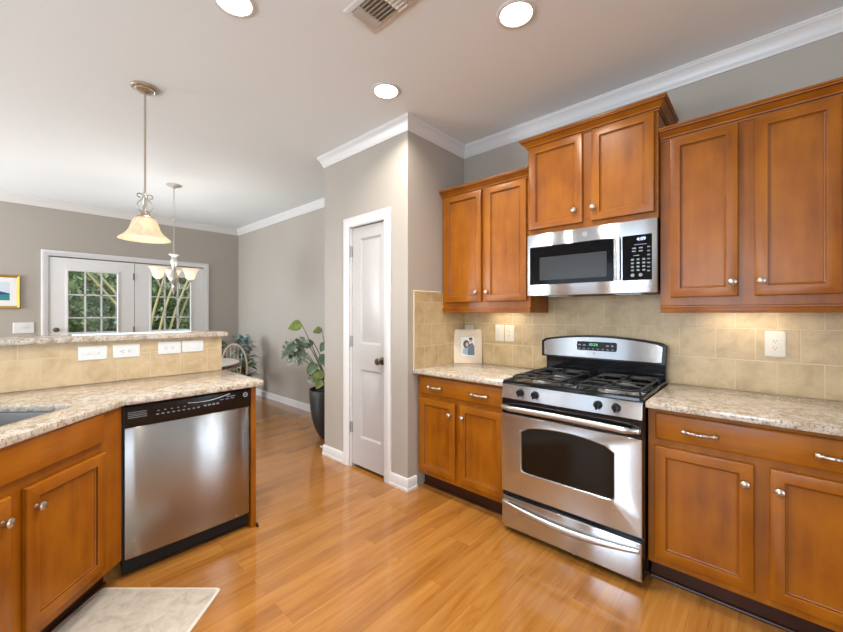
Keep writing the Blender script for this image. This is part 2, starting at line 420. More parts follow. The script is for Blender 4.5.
# pantry door: two raised panels
def panel_slab(x0, x1, z0, z1, panels, yf, t):
    """a slab with recessed-and-raised panels in its front; returns an MB (faces towards -y)"""
    m = MB(); xs = sorted({x0, x1, *[p[0] for p in panels], *[p[1] for p in panels]}); zs = sorted({z0, z1, *[p[2] for p in panels], *[p[3] for p in panels]})
    for i in range(len(xs)-1):
        for j in range(len(zs)-1):
            a, b, c, d = xs[i], xs[i+1], zs[j], zs[j+1]
            if any(a >= p[0]-1e-6 and b <= p[1]+1e-6 and c >= p[2]-1e-6 and d <= p[3]+1e-6 for p in panels): continue
            k = m.addv([(a, yf, c), (b, yf, c), (b, yf, d), (a, yf, d)]); m.face((k, k+1, k+2, k+3))
    for p in panels:
        L = []
        for ins, dy in ((0, 0), (.006, .003), (.016, .011), (.026, .011), (.05, .004)):
            L.append([(p[0]+ins, yf+dy, p[2]+ins), (p[1]-ins, yf+dy, p[2]+ins), (p[1]-ins, yf+dy, p[3]-ins), (p[0]+ins, yf+dy, p[3]-ins)])
        m.loft(L, cap0=False)
    k = m.addv([(x0, yf, z0), (x1, yf, z0), (x1, yf, z1), (x0, yf, z1), (x0, yf+t, z0), (x1, yf+t, z0), (x1, yf+t, z1), (x0, yf+t, z1)])
    for f in ((0, 1, 5, 4), (1, 2, 6, 5), (2, 3, 7, 6), (3, 0, 4, 7), (4, 5, 6, 7)): m.face([k+i for i in f])
    return m
yd = YP+.012
pd = struct(panel_slab(-2.657, -2.217, .028, 2.062, [(-2.552, -2.283, 1.068, 1.965), (-2.552, -2.283, .268, .852)], yd, .035).build('door_1', door_white, ang=20))
k = MB(); k.lathe([(.001, 0), (.032, .001), (.032, .006), (.026, .011), (.011, .014), (.010, .032), (.02, .038), (.028, .05), (.029, .058), (.024, .068), (.001, .071)], (-2.262, yd, .945), (0, -1, 0), 24)
lab(k.build('door_knob', dark_nickel, pd), 'aged nickel door knob')
for z in (1.864, 1.085, .342):
    k = MB(); k.cyl((-2.668, yd-.010, z-.048), (-2.668, yd-.010, z+.048), .009, 10); k.box(-2.668, -2.646, yd-.003, yd, z-.045, z+.045)
    k.build('hinge', hinge_m, pd)

# french doors
def french(name, y0, y1, g0, g1, knob_y=None, hy=None):
    xf, t = XB-.045, .045; gz0, gz1 = .30, 1.892
    m = MB(); m.box(xf, xf+t, y0, g0, .01, 2.06); m.box(xf, xf+t, g1, y1, .01, 2.06); m.box(xf, xf+t, g0, g1, .01, gz0); m.box(xf, xf+t, g0, g1, gz1, 2.06)
    fr = .022                                                    # raised lite frame
    L = []
    for ins, d in ((-fr, 0), (-fr, .010), (-.004, .012), (0.002, .006), (.002, 0)):
        L.append([(xf+t+d, g0+ins, gz0+ins), (xf+t+d, g1-ins, gz0+ins), (xf+t+d, g1-ins, gz1-ins), (xf+t+d, g0+ins, gz1-ins)])
    m.loft(L, False, False)
    o = struct(m.build(name, french_paint, ang=20))
    q = MB(); wn = .018
    for i in (1, 2):
        y = g0+(g1-g0)*i/3; q.box(xf+.008, xf+t-.002, y-wn/2, y+wn/2, gz0, gz1)
    for j in range(1, 5):
        z = gz1-j*.311-.005; q.box(xf+.008, xf+t-.002, g0, g1, z-wn/2, z+wn/2)
    q.build('muntins', trim_white, o)
    MB().box(xf+.02, xf+.026, g0, g1, gz0, gz1).build('pane', pane_glass, o)
    if knob_y:
        k = MB(); k.lathe([(.001, 0), (.03, .001), (.028, .008), (.01, .012), (.01, .03), (.026, .04), (.028, .05), (.02, .06), (.001, .062)], (xf+t, knob_y, 1.11), (1, 0, 0), 20)
        k.build('door_knob', dark_nickel, o)
    if hy:
        for z in (1.86, 1.08, .3):
            k = MB(); k.cyl((xf+t+.005, hy, z-.05), (xf+t+.005, hy, z+.05), .008, 8); k.build('hinge', dark_nickel, o)
    return o
french('door_2', FD0+.004, -1.456, -2.168, -1.655, -2.285, -1.462)
french('door_3', -1.450, FD1-.004, -1.245, -.722)
struct(MB().box(XB-.13, XB-.05, -1.458, -1.448, 0, FDT).build('trim_5', trim_white))
# windows made up behind the camera to hold the added fill lamps
def window(name, fn, a0, a1, z0, z1, nv):
    m = MB(); wd = .06
    for a, b, c, d in ((a0, a1, z0, z0+wd), (a0, a1, z1-wd, z1), (a0, a0+wd, z0, z1), (a1-wd, a1, z0, z1)): m.box(*fn(a, b), c, d)
    for i in range(1, nv):
        x = a0+(a1-a0)*i/nv; m.box(*fn(x-.03, x+.03), z0, z1)
    return struct(m.build(name, trim_white))
window('added_window_1', lambda a, b: (a, b, YS-.10, YS-.05), -6.75, -5.15, .6, 2.3, 2)
window('added_window_2', lambda a, b: (a, b, YS-.10, YS-.05), -3.5, -2.0, .6, 2.3, 2)
window('added_window_3', lambda a, b: (a, b, YS-.10, YS-.05), -1.3, .2, .6, 2.3, 2)
window('added_window_4', lambda a, b: (XE+.03, XE+.08, a, b), -4.9, -2.3, .5, 2.4, 3)
m = MB()
for a, b, c, d in ((2.5, 2.56, .08, 2.3), (2.80, 3.06, .08, 2.3), (3.46, 3.86, .08, 2.3), (4.34, 4.4, .08, 2.3), (2.5, 4.4, .08, .12), (2.5, 4.4, 2.26, 2.3)): m.box(a, b, .04, .09, c, d)
struct(m.build('window_5', trim_white))
area('unseen_window_light', (3.45, .125, 1.19), (-PI/2, 0, 0), 1.8, 2.1, 170, DAY)
# ------------------------------------------------------------------ wall tile (fixed to the walls)
struct(MB().box(XL+.012, 1.4, -.011, -.0005, .9, 1.5).build('trim_6', tile_x))
struct(MB().box(XL+.0005, XL+.011, -.645, -.012, .9, 1.492).build('trim_7', tile_y))
m = MB(); m.tube([(XL+.006, -.650, .906), (XL+.006, -.650, 1.497)], .0075, 8); m.tube([(XL+.006, -.655, 1.497), (XL+.006, -.34, 1.497)], .0075, 8)
struct(m.build('trim_8', grout))

# ------------------------------------------------------------------ cabinets
def knob_mb(x, y, z, r=.0165):
    return MB().lathe([(.001, 0), (r*.55, 0), (r*.42, .005), (r*.4, .011), (r*.85, .016), (r, .021), (r*.97, .026), (r*.6, .031), (.001, .0325)], (x, y, z), (0, -1, 0), 18)
def pull_mb(xc, y, z, ln=.13):
    h = ln/2; m = MB()
    pts = [(xc-h+.012, y-.0005, z), (xc-h+.012, y-.014, z), (xc-h+.02, y-.022, z), (xc-h*.5, y-.027, z-.001), (xc, y-.028, z-.002), (xc+h*.5, y-.027, z-.001), (xc+h-.02, y-.022, z), (xc+h-.012, y-.014, z), (xc+h-.012, y-.0005, z)]
    m.tube(pts, [.008, .0075, .0075, .007, .009, .007, .0075, .0075, .008], 10)
    for s in (-1, 1):
        m.lathe([(.001, -.004), (.009, 0), (.0125, .008), (.009, .019), (.001, .023)], (xc+s*(h-.018), y-.022, z), (s, 0, 0), 12)
    for q in (-.012, 0, .012): m.lathe([(.0085, -.003), (.0112, 0), (.0085, .003)], (xc+q, y-.028, z-.002), (1, 0, 0), 12)
    return m
def rp_door(x0, x1, z0, z1, y, t=.023, s=.05):
    """recessed-panel cabinet door, front at y-t"""
    m = MB()
    prof = [(.003, 0, 0), (.003, -.003, 2), (0, -.0032, 0), (0, -t+.005, 0), (.002, -t+.0015, 0), (.006, -t, 0), (s-.005, -t, 0), (s-.0025, -t+.0015, 0), (s-.001, -t+.008, 2), (s+.004, -t+.0105, 0), (s+.0055, -t+.0117, 2)]
    base = []
    for ins, dy, _ in prof:
        base.append(m.addv([(x0+ins, y+dy, z0+ins), (x1-ins, y+dy, z0+ins), (x1-ins, y+dy, z1-ins), (x0+ins, y+dy, z1-ins)]))
    for i in range(len(base)-1):
        for j in range(4):
            a, b = base[i], base[i+1]; g = prof[i+1][2]
            m.face((a+j, a+(j+1) % 4, b+(j+1) % 4, b+j), g if g else (1 if j in (0, 2) else 0))
    m.face([base[-1]+j for j in range(4)], 0); m.face([base[0]+j for j in range(4)][::-1], 0)
    return m
def slab_front(x0, x1, z0, z1, y, t=.02):
    m = MB(); L = []
    for ins, dy in ((.003, 0), (.003, -.003), (0, -.0032), (0, -t+.006), (.003, -t+.002), (.009, -t)):
        L.append([(x0+ins, y+dy, z0+ins), (x1-ins, y+dy, z0+ins), (x1-ins, y+dy, z1-ins), (x0+ins, y+dy, z1-ins)])
    m.loft(L); return m
DM = [wood_v, wood_h, groove_brown]
def add_door(par, x0, x1, z0, z1, knob, y=0):
    d = rp_door(x0, x1, z0, z1, y).build('door', DM, par, ang=25)
    k = knob_mb(knob[0], y-.0228, knob[1]).build('knob', nickel, d)
    return d
def base_cabinet(label, loc, wd, doors, drawers, name='base_cabinet', rz=0, depth=.57, toe=.075, hollow=False, cat='cabinet', group=None, x1s=None):
    c = T(name, label, cat, loc, rz, group, local=True)
    b = MB(); z0, z1 = .115, .874
    if hollow:
        b.box(0, wd, 0, .02, z0, z1); b.box(0, .018, .02, depth, z0, z1); b.box(wd-.018, wd, .02, depth, z0, z1) if x1s is None else None; b.box(0, wd, .02, depth*.3, z0, z0+.018)
    else: b.box(0, wd, 0, depth, z0, z1, .0015, 1)
    b.build('body', wood_v, c)
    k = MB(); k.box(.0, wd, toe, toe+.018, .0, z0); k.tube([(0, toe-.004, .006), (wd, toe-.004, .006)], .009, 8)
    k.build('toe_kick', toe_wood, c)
    for d in doors: add_door(c, *d)
    for dr in drawers:
        f = slab_front(*dr[:4], 0).build('drawer' if dr[4] else 'false_front', wood_h, c)
        for px in dr[4]: pull_mb(px, -.02, (dr[2]+dr[3])/2-.003).build('pull', nickel, f)
    return c
yb = -.60
base_cabinet('low maple cabinet with wide drawer between pantry wall and stove', (XL+.005, yb, 0), .767,
             [(.029, .364, .155, .694, (.326, .612)), (.407, .746, .155, .694, (.437, .612))], [(.032, .745, .728, .852, (.196, .576))])
base_cabinet('low maple cabinet with drawer to the right of the stove', (XR1+.003, yb, 0), .83,
             [(.030, .392, .153, .692, (.364, .610)), (.440, .802, .153, .692, (.470, .610))], [(.034, .798, .726, .850, (.209, .634))])
sink_cab = base_cabinet('corner maple sink cabinet set at an angle beside the dishwasher', (-1.658, -3.030, 0), .966,
             [(.478, .843, .158, .692, (.512, .614)), (.058, .423, .158, .692, (.395, .614))], [(.058, .838, .738, .872, ())], rz=math.radians(135), depth=.3, toe=.085, hollow=True, x1s=1)

def wall_cabinet(label, x0, x1, z0, z1, depth, doors, sides, rail=True, name='wall_cabinet'):
    c = T(name, label, 'cabinet', (x0, -depth, z0), 0)
    c.location = (x0, -depth, 0); ORG[c.name] = Vector((x0, -depth, 0))
    yf = -depth
    MB().box(x0, x1, yf, -.0125, z0, z1, .0015, 1).build('body', wood_v, c)
    zc = z1-.012
    prof = [(0, zc-.03), (.006, zc-.03), (.007, zc-.022), (.012, zc-.019), (.013, zc-.012), (.020, zc-.004), (.034, zc+.010), (.040, zc+.014), (.041, zc+.02), (.047, zc+.023), (.047, zc+.032), (0, zc+.032)]
    path = [(x0, yf), (x1, yf)]
    if sides[0]: path = [(x0, -.014)]+path
    if sides[1]: path = path+[(x1, -.014)]
    # room lies to the right of a path running -x
    sweep_mb(path, prof, (2, 6)).build('crown_molding', [wood_h, groove_brown], c, ang=30)
    if rail:
        m = MB(); m.box(x0+.001, x1-.001, yf-.006, yf+.016, z0-.038, z0-.0005, .003, 2); m.box(x0+.001, x1-.001, yf-.011, yf-.006, z0-.012, z0-.001, .002, 1)
        m.box(x1-.018, x1-.001, yf+.016, -.014, z0-.038, z0-.0005)
        m.build('light_rail', wood_h, c)
    for d in doors: add_door(c, *d, y=yf)
    return c
def sweep_mb(path, prof, dark_segs=()):
    m = MB(); n = len(path); loops = []
    for i, p in enumerate(path):
        p = Vector((p[0], p[1])); ds = []
        if i > 0: ds.append((p-Vector(path[i-1][:2])).normalized())
        if i < n-1: ds.append((Vector(path[i+1][:2])-p).normalized())
        ns = [Vector((d.y, -d.x)) for d in ds]
        b = ns[0] if len(ns) == 1 else (ns[0]+ns[1])/((ns[0]+ns[1]).length_squared)*2
        loops.append([(p.x+b.x*d, p.y+b.y*d, z) for d, z in prof])
    m.loft(loops); k = len(prof)
    for i in range((n-1)*k):
        if i % k in dark_segs: m.m[i] = 1
    return m
UF = .305
wall_cabinet('short run maple wall cabinet above the framed photo', XL+.005, XR0-.002, 1.371, 2.305, UF,
             [(-1.930, -1.580, 1.415, 2.262, (-1.622, 1.484)), (-1.541, -1.212, 1.415, 2.262, (-1.523, 1.484))], (0, 0))
wall_cabinet('raised maple wall cabinet directly above the microwave', XR0, XR1, 1.853, 2.475, .342,
             [(-1.171, -.823, 1.886, 2.434, (-.869, 1.963)), (-.771, -.443, 1.886, 2.434, (-.756, 1.963))], (1, 1), rail=False)
wall_cabinet('tall maple wall cabinet to the right of the microwave', XR1+.003, .30, 1.371, 2.310, UF,
             [(-.377, -.094, 1.415, 2.265, (-.114, 1.483)), (-.034, .248, 1.415, 2.265, (-.009, 1.483))], (0, 0))
wall_cabinet('maple wall cabinet cut off at the right picture edge', .303, 1.2, 1.371, 2.310, UF,
             [(.345, .735, 1.415, 2.265, (.705, 1.483)), (.775, 1.16, 1.415, 2.265, (.805, 1.483))], (0, 1))

# ------------------------------------------------------------------ worktops
def slab_poly(outer, z0, z1, holes=(), bev=.004):
    bm = bmesh.new(); ed = []
    for loop in (outer, *holes):
        vs = [bm.verts.new((x, y, z1)) for x, y in loop]
        ed += [bm.edges.new((vs[i], vs[(i+1) % len(vs)])) for i in range(len(vs))]
    bmesh.ops.triangle_fill(bm, edges=ed, use_beauty=True)
    r = bmesh.ops.extrude_face_region(bm, geom=bm.faces[:])
    for v in [g for g in r['geom'] if isinstance(g, bmesh.types.BMVert)]: v.co.z = z0
    bmesh.ops.recalc_face_normals(bm, faces=bm.faces[:])
    es = [x for x in bm.edges if len(x.link_faces) == 2 and x.calc_face_angle(0) > .9]
    bmesh.ops.bevel(bm, geom=es, offset=bev, segments=2, affect='EDGES', profile=.5)
    m = MB(); m.bm(bm); return m
zc0, zc1 = .8755, .906
tag(slab_poly([(XL+.012, -.0125), (XL+.002, -.66), (XR0-.012, -.66), (XR0-.012, -.0125)], zc0, zc1).build('countertop', granite), 'beige speckled granite worktop between pantry wall and stove', 'countertop')
tag(slab_poly([(XR1+.003, -.0125), (XR1+.003, -.66), (.42, -.66), (.42, -.0125)], zc0, zc1).build('countertop', granite), 'beige speckled granite worktop to the right of the stove', 'countertop')
a_ = Vector((.7071, -.7071)); b_ = Vector((-.7071, -.7071)); P = Vector((-2.355, -2.511))
def sk(u, v): q = P+a_*u+b_*v; return (q.x, q.y)
hole = [sk(u, v) for u, v in rrect(0, .76, 0, .43, .02, 3)]
outer = arc(-2.36, -1.67, .04, 0, PI/2, 4)[::-1]
outer = [(-2.992, -1.63)]+outer+[(-2.32, -2.315), (-2.327, -2.335), (-1.62, -3.002), (-1.62, -3.55), (-2.992, -3.55)]
ctp = slab_poly(outer, zc0, zc1, [hole]).build('countertop', granite)
tag(ctp, 'beige speckled granite worktop over the dishwasher with sink cut into it', 'countertop')
# sink basin
m = MB(); L = []
for ins, z in ((-.012, zc0-.002), (-.004, zc0-.002), (-.002, zc0-.01), (0, .70), (.02, .68), (.06, .676)):
    L.append([(*sk(u, v), z) for u, v in rrect(ins, .76-ins, ins, .43-ins, .04, 4)])
m.loft(L, False, True)
so = m.build('sink', steel_sink); tag(so, 'undermount steel sink basin set into the granite at left picture edge', 'sink')
md = so.modifiers.new('t', 'SOLIDIFY'); md.thickness = .002; md.offset = -1
# raised bar
struct(MB().box(-3.10, -3.002, -4.5, -1.648, 0, 1.157).build('wall_bar', wall_paint))
struct(MB().box(-3.0015, -2.993, -4.5, -1.648, .9065, 1.1568).build('trim_9', tile_bar))
bo = slab_poly(arc(-2.985, -1.630, .025, 0, PI/2, 4)[::1][::-1]+[(-2.96, -4.55), (-3.40, -4.55), (-3.40, -1.605)], 1.1585, 1.190).build('bar_top', granite)
tag(bo, 'raised granite bar ledge above the tiled back of the peninsula', 'countertop')
# end panel and filler of the peninsula
ep = T('end_panel', 'narrow maple end panel to the right of the dishwasher', 'cabinet panel', (-2.345, -1.696, 0))
MB().box(-2.985, -2.347, -1.711, -1.680, .0, .8745, .0015, 1).build('panel', wood_v, ep)
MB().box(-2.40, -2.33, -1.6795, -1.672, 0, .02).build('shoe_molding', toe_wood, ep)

# ------------------------------------------------------------------ dishwasher
dw = T('dishwasher', 'stainless steel dishwasher with black control strip under the peninsula', 'dishwasher', (-2.345, -2.027, 0))
Y0, Y1, XF = -2.336, -1.718, -2.344
m = MB(); m.box(-2.93, XF-.035, Y0+.004, Y1-.004, .03, .872); m.box(XF-.035, XF-.03, Y0, Y1, .03, .872)
m.build('tub_body', black_satin, dw)
MB().box(-2.43, -2.415, Y0+.004, Y1-.004, .0, .094).build('kick_plate', black_satin, dw)
m = MB(); loops = []                                            # gently bowed door skin
nY = 16
for i in range(nY+1):
    t = i/nY; y = Y0+.004+(Y1-Y0-.008)*t; bow = .006*(1-(2*t-1)**2)-(.004 if i in (0, nY) else 0)
    loops.append([(XF-.03, y, .102), (XF-.004+bow, y, .102), (XF+bow, y, .107), (XF+bow+.002, y, .43), (XF+bow, y, .752), (XF-.004+bow, y, .758), (XF-.03, y, .758)])
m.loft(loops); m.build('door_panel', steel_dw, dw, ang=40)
cpn = MB(); loops = []
for i in range(nY+1):
    t = i/nY; y = Y0+.001+(Y1-Y0-.002)*t; bow = .007*(1-(2*t-1)**2)
    loops.append([(XF-.03, y, .760), (XF+bow, y, .760), (XF+bow+.004, y, .768), (XF+bow+.004, y, .862), (XF+bow-.004, y, .8715), (XF-.03, y, .8715)])
cp = cpn.loft(loops).build('control_panel', black_gloss, dw, ang=40)
xg = XF+.0115
m = MB()
for j in range(4): m.box(xg-.006, xg-.002, -2.322, -2.244, .806+j*.009, .8085+j*.009)
m.build('vent_grille', key_grey, cp)
m = MB()
fn = lambda u, v, d: (xg-.0005+d, u, v)
for j in range(9): m.prism(rrect(-2.205+j*.024, -2.193+j*.024, .803, .8085, .002, 2), fn, -.004, 0)
for j in range(5): m.prism(rrect(-2.20+j*.03, -2.19+j*.03, .822, .826, .0015, 2), fn, -.004, 0)
m.build('button_print', key_grey, cp); m = MB()
for j in range(4): m.prism(rrect(-1.98+j*.022, -1.966+j*.022, .806, .814, .002, 2), fn, -.004, 0)
for j in range(3): m.prism(rrect(-1.895+j*.03, -1.875+j*.03, .826, .830, .0015, 2), fn, -.004, 0)
m.build('cycle_print', key_grey, cp)
MB().prism(rrect(-1.86, -1.81, .838, .842, .0015, 2), fn, -.006, 0).build('status_light', key_grey, cp)
m = MB(); m.tube([(xg-.002, -2.06+.22*i/14, .839+.012*math.sin(PI*i/14)*-1+.016*i/14) for i in range(15)], .0022, 6)
m.build('pocket_handle', print_white, cp)
def badge(par, fn, r, mat=print_white):
    m = MB(); L = []
    pts = [(r*.82, 0), (r, 0), (r, .001), (r*.82, .001)]
    for i in range(24):
        a = 2*PI*i/24; L.append([fn(q*math.cos(a), q*math.sin(a), d) for q, d in pts])
    m.loft(L, closed=True); text_mb(m, 'GE', r*1.0, fn, .0006)
    return m.build('badge', mat, par)
badge(cp, lambda u, v, d: (xg-.0012+d, -1.751+u, .836+v), .0135)

# ------------------------------------------------------------------ gas range
xc = (XR0+XR1)/2; yr = -.682
rg = T('gas_range', 'stainless steel gas stove with black cooktop between two low cabinets', 'stove', (xc, yr, 0))
A0, A1 = XR0-.009, XR1-.003
m = MB(); m.box(A0, A1, yr+.03, -.03, .035, .898); 
for px in (A0+.05, A1-.05):
    for py in (yr+.09, -.08): m.cyl((px, py, 0), (px, py, .036), .018, 12)
m.build('body', black_gloss, rg)
# storage drawer
dm = MB(); dm.box(A0+.004, A1-.004, yr, yr+.03, .035, .222, .006, 2)
dr = dm.build('drawer', steel_up, rg)
m = MB(); pts = []
for i in range(21):
    t = i/20; pts.append((A0+.015+(A1-A0-.03)*t, yr-.012-.016*math.sin(PI*t)**.7, .187-.030*math.sin(PI*t)))
m.tube(pts, [.008+.010*math.sin(PI*i/20)**.6 for i in range(21)], 12, flat=(.7, 1.0))
for s in (A0+.03, A1-.03): m.box(s-.018, s+.018, yr-.016, yr+.002, .176, .196, .005, 2)
m.build('handle', chrome, dr)
# oven door
z0, z1 = .250, .722; wx0, wx1, wz0, wz1 = -1.066, -.556, .388, .648
def wloop(ins, y, nn=3):
    p = arc(wx1-ins-.02, wz0+ins+.02, .02, -PI/2, 0, 3)
    n = 12; top = []
    for i in range(n+1):
        t = i/n; x = wx1-ins-(wx1-wx0-2*ins)*t; e_ = min(1, min(t, 1-t)*9)
        top.append((x, wz1-ins+.030*(1-(2*t-1)**2)-.018*(1-e_)**2))
    p += top+arc(wx0+ins+.02, wz0+ins+.02, .02, PI, 1.5*PI, 3)
    return [(a, y, b) for a, b in p]
m = MB(); inner = wloop(-.012, yr)
def proj_rect(p):
    # point of the outer rectangle reached from the centre through p
    cx, cz = (A0+A1)/2, .50
    dx, dz = p[0]-cx, p[2]-cz
    hx0, hx1, hz0, hz1 = A0+.003, A1-.003, z0, z1
    s_ = min([(hx1-cx)/dx if dx > 1e-6 else 9e9, (hx0-cx)/dx if dx < -1e-6 else 9e9, (hz1-cz)/dz if dz > 1e-6 else 9e9, (hz0-cz)/dz if dz < -1e-6 else 9e9])
    return (cx+dx*s_, p[1], cz+dz*s_)
out = [proj_rect(p) for p in inner]
for cxx in (A0+.003, A1-.003):                                   # snap the nearest to the corners
    for cz_ in (z0, z1):
        j = min(range(len(out)), key=lambda i: (out[i][0]-cxx)**2+(out[i][2]-cz_)**2); out[j] = (cxx, yr, cz_)
back = [(p[0], yr+.03, p[2]) for p in out]
m.loft([back, [(p[0], yr+.004, p[2]) for p in out], [((p[0]-xc)*.994+xc, yr, (p[2]-.486)*.992+.486) for p in out], inner, wloop(-.004, yr-.003), wloop(0, yr-.002), wloop(.004, yr+.006)], cap0=False, cap1=False)
od = m.build('oven_door', steel_up, rg, ang=30)
m = MB(); k = m.addv(wloop(.003, yr+.0055)); n = len(wloop(0, 0)); m.face([k+i for i in range(n)])
k2 = m.addv(wloop(.003, yr+.02)); m.face([k2+i for i in range(n)][::-1])
for j in range(n): m.face((k+j, k+(j+1) % n, k2+(j+1) % n, k2+j))
m.build('window', oven_glass, od)
MB().box(A0+.002, A1-.002, yr+.004, yr+.032, .7235, .812, .003, 1).build('door_top_band', black_gloss, od)
m = MB(); pts = []
for i in range(25):
    t = i/24; q = abs(2*t-1); pts.append((A0+.012+(A1-A0-.024)*t, yr-.040+.036*max(0, (q-.86)/.14)**2, .763+.004*math.sin(PI*t)))
m.tube(pts, [.014 if .05 < i/24 < .95 else .011 for i in range(25)], 12, flat=(.75, 1.15))
for s in (A0+.028, A1-.028): m.box(s-.02, s+.02, yr-.022, yr+.006, .750, .774, .006, 2)
m.build('handle', chrome, od)
# control panel, slightly leaning back
m = MB(); m.prism([(yr+.003, .815), (yr+.030, .815), (yr+.030, .897), (yr+.014, .897)], lambda u, v, d: (d, u, v), A0+.003, A1-.003)
pn = m.build('control_panel', steel_up, rg)
for kx in (-1.072, -.980, -.636, -.549):
    cz = .857; cy = yr+.003+.011*(cz-.815)/.082
    k = MB(); k.lathe([(.001, 0), (.021, 0), (.0215, .004), (.019, .008), (.017, .022), (.015, .026), (.001, .027)], (kx, cy-.001, cz), (0, -1, .13), 20)
    k.M = Matrix.Translation((kx, cy-.024, cz)) @ Matrix.Rotation(.13, 4, 'X'); k.box(-.005, .005, -.012, .004, -.019, .019, .002, 1); k.M = Matrix()
    k.build('knob', black_satin, pn)
# cooktop with rolled rim
m = MB(); m.box(A0+.001, A1-.001, yr+.006, -.045, .898, .910, .005, 2)
L = []
for ins, z in ((0, .906), (.001, .918), (.006, .922), (.014, .921), (.024, .912), (.026, .908)):
    L.append([(x, y, z) for x, y in rrect(A0+.001+ins, A1-.001-ins, yr+.006+ins, -.06-ins, .015, 3)])
m.loft(L, False, True)
ct = m.build('cooktop', black_gloss, rg)
burn = [(-1.005, -.525, .04), (-.610, -.525, .048), (-1.005, -.25, .048), (-.610, -.25, .036)]
for bx, by, br_ in burn:
    m = MB(); m.lathe([(br_*1.5, 0), (br_*1.45, .004), (br_*.95, .006), (br_*.9, .014), (br_*.5, .016), (.001, .016)], (bx, by, .909), n=24)
    b = m.build('burner', chrome, ct)
    MB().lathe([(br_*.86, 0), (br_*.88, .006), (br_*.8, .009), (.001, .010)], (bx, by, .925), n=24).build('burner_cap', iron, b)
for gx in (-1.005, -.610):
    m = MB(); hw, y0g, y1g, zt = .150, -.622, -.13, .948
    r = .0055
    rect = [(x, y, .940) for x, y in rrect(gx-hw, gx+hw, y0g, y1g, .03, 3)]
    m.tube(rect, r, 8, closed=True)
    ym = (y0g+y1g)/2; m.tube([(gx-hw, ym, .940), (gx+hw, ym, .940)], r, 8)
    for by in (-.525, -.25):
        for dx, dy in ((1, 0), (-1, 0), (0, 1), (0, -1)):
            ex = gx+dx*hw if dx else gx
            ey = by if dx else (y0g if dy < 0 and by < -.4 else y1g if dy > 0 and by > -.4 else ym)
            m.tube([(gx+dx*.022, by+dy*.022, zt), (gx+dx*.05, by+dy*.05, zt), (ex-dx*.03, ey-dy*.03, .948), (ex, ey, .940)], [r*.9, r, r, r], 8)
    for sx in (-1, 1):
        for yy in (y0g+.02, ym, y1g-.02): m.tube([(gx+sx*hw, yy, .940), (gx+sx*(hw+.006), yy, .911)], r, 8)
    m.build('grate', iron, ct)
# backguard with arched steel face
m = MB(); m.box(A0+.018, A1-.006, -.075, -.03, .90, 1.05, .004, 1)
def bgloop(x0, x1, zb, zt, arch, y, tilt=0, r=.018):
    p = [(x0+r*.3, zb), (x1-r*.3, zb)]; n = 28; tp = []
    for i in range(n+1):
        t = i/n; x = x1-(x1-x0)*t; q = min(1, min(t, 1-t)*22); tp.append((x, zt+arch*(1-(2*t-1)**2)-.012*(1-q)**2))
    return [(a, y+tilt*(b-zb), b) for a, b in p+tp]
B0, B1 = A0-.014, A1+.002
m.loft([bgloop(B0+.004, B1-.004, 1.02, 1.140, .034, -.03), bgloop(B0, B1, 1.02, 1.145, .036, -.05), bgloop(B0, B1, 1.02, 1.145, .036, -.09, .10), bgloop(B0+.004, B1-.004, 1.022, 1.141, .036, -.098, .10)])
bgd = m.build('backguard', black_gloss, rg, ang=30)
m = MB(); m.loft([bgloop(B0+.02, B1-.02, 1.03, 1.136, .034, -.096, .10), bgloop(B0+.022, B1-.022, 1.032, 1.134, .034, -.101, .10)])
fp = m.build('face_plate', steel_up, bgd, ang=30)
yt = lambda z: -.1015+.10*(z-1.03)
fnb = lambda u, v, d: (u, yt(v)-.0005-d, v)
m = MB(); m.prism(rrect(-.952, -.700, 1.080, 1.139, .012, 4), fnb, -.001, .0015)
ds = m.build('display_panel', black_glass, fp)
m = MB(); text_mb(m, '10:24', .026, lambda u, v, d: fnb(-.846+u, 1.119+v, .0018)); lab(m.build('clock_digits', clock_green, ds), 'green glowing clock digits')
m = MB()
for j in range(2): m.prism(rrect(-.942+j*.03, -.924+j*.03, 1.110, 1.120, .004, 3), fnb, .001, .0018)
for j in range(8): m.prism(rrect(-.942+j*.03, -.927+j*.03, 1.088, 1.094, .002, 2), fnb, .001, .0018)
for j in range(2): m.prism(rrect(-.765+j*.03, -.748+j*.03, 1.110, 1.120, .004, 3), fnb, .001, .0018)
m.build('buttons', key_grey, ds)
m = MB(); text_mb(m, 'GE', .012, lambda u, v, d: fnb(-.84+u, 1.062+v, .0006)); m.build('badge', slot_dark, fp)

# ------------------------------------------------------------------ microwave
ym = -.360
mw = T('microwave', 'stainless steel over-range microwave with black glass door below raised cabinet', 'microwave', (xc, ym, 1.444))
M0, M1, Z0, Z1 = XR0+.001, XR1-.001, 1.444, 1.851
m = MB(); m.box(M0+.002, M1-.002, ym+.03, -.013, Z0+.012, Z1-.001)
m.prism([(ym+.05, Z0+.012), (-.05, Z0+.012), (-.07, Z0), (ym+.07, Z0)], lambda u, v, d: (d, u, v), M0+.03, M1-.03)
m.build('body', black_satin, mw)
m = MB(); m.box(M0, M1, ym, ym+.03, Z0, Z1, .004, 2); fc = m.build('door', steel_up, mw)
MB().prism(rrect(-1.166, -.644, 1.516, 1.768, .004, 2), lambda u, v, d: (u, ym-d, v), -.003, .0012).build('door_glass', black_glass, fc)
MB().prism(rrect(-1.097, -.684, 1.545, 1.695, .004, 2), lambda u, v, d: (u, ym-d, v), .001, .0018).build('window', grey_glass, fc)
m = MB(); m.box(-.640, -.606, ym-.030, ym-.014, 1.517, 1.768, .005, 3)
for z in (1.545, 1.74): m.box(-.632, -.614, ym-.018, ym+.002, z-.014, z+.014, .002, 1)
m.build('handle', steel_up, fc)
cpm = MB().prism(rrect(-.601, -.453, 1.514, 1.767, .004, 2), lambda u, v, d: (u, ym-d, v), -.003, .0012).build('control_panel', black_glass, fc)
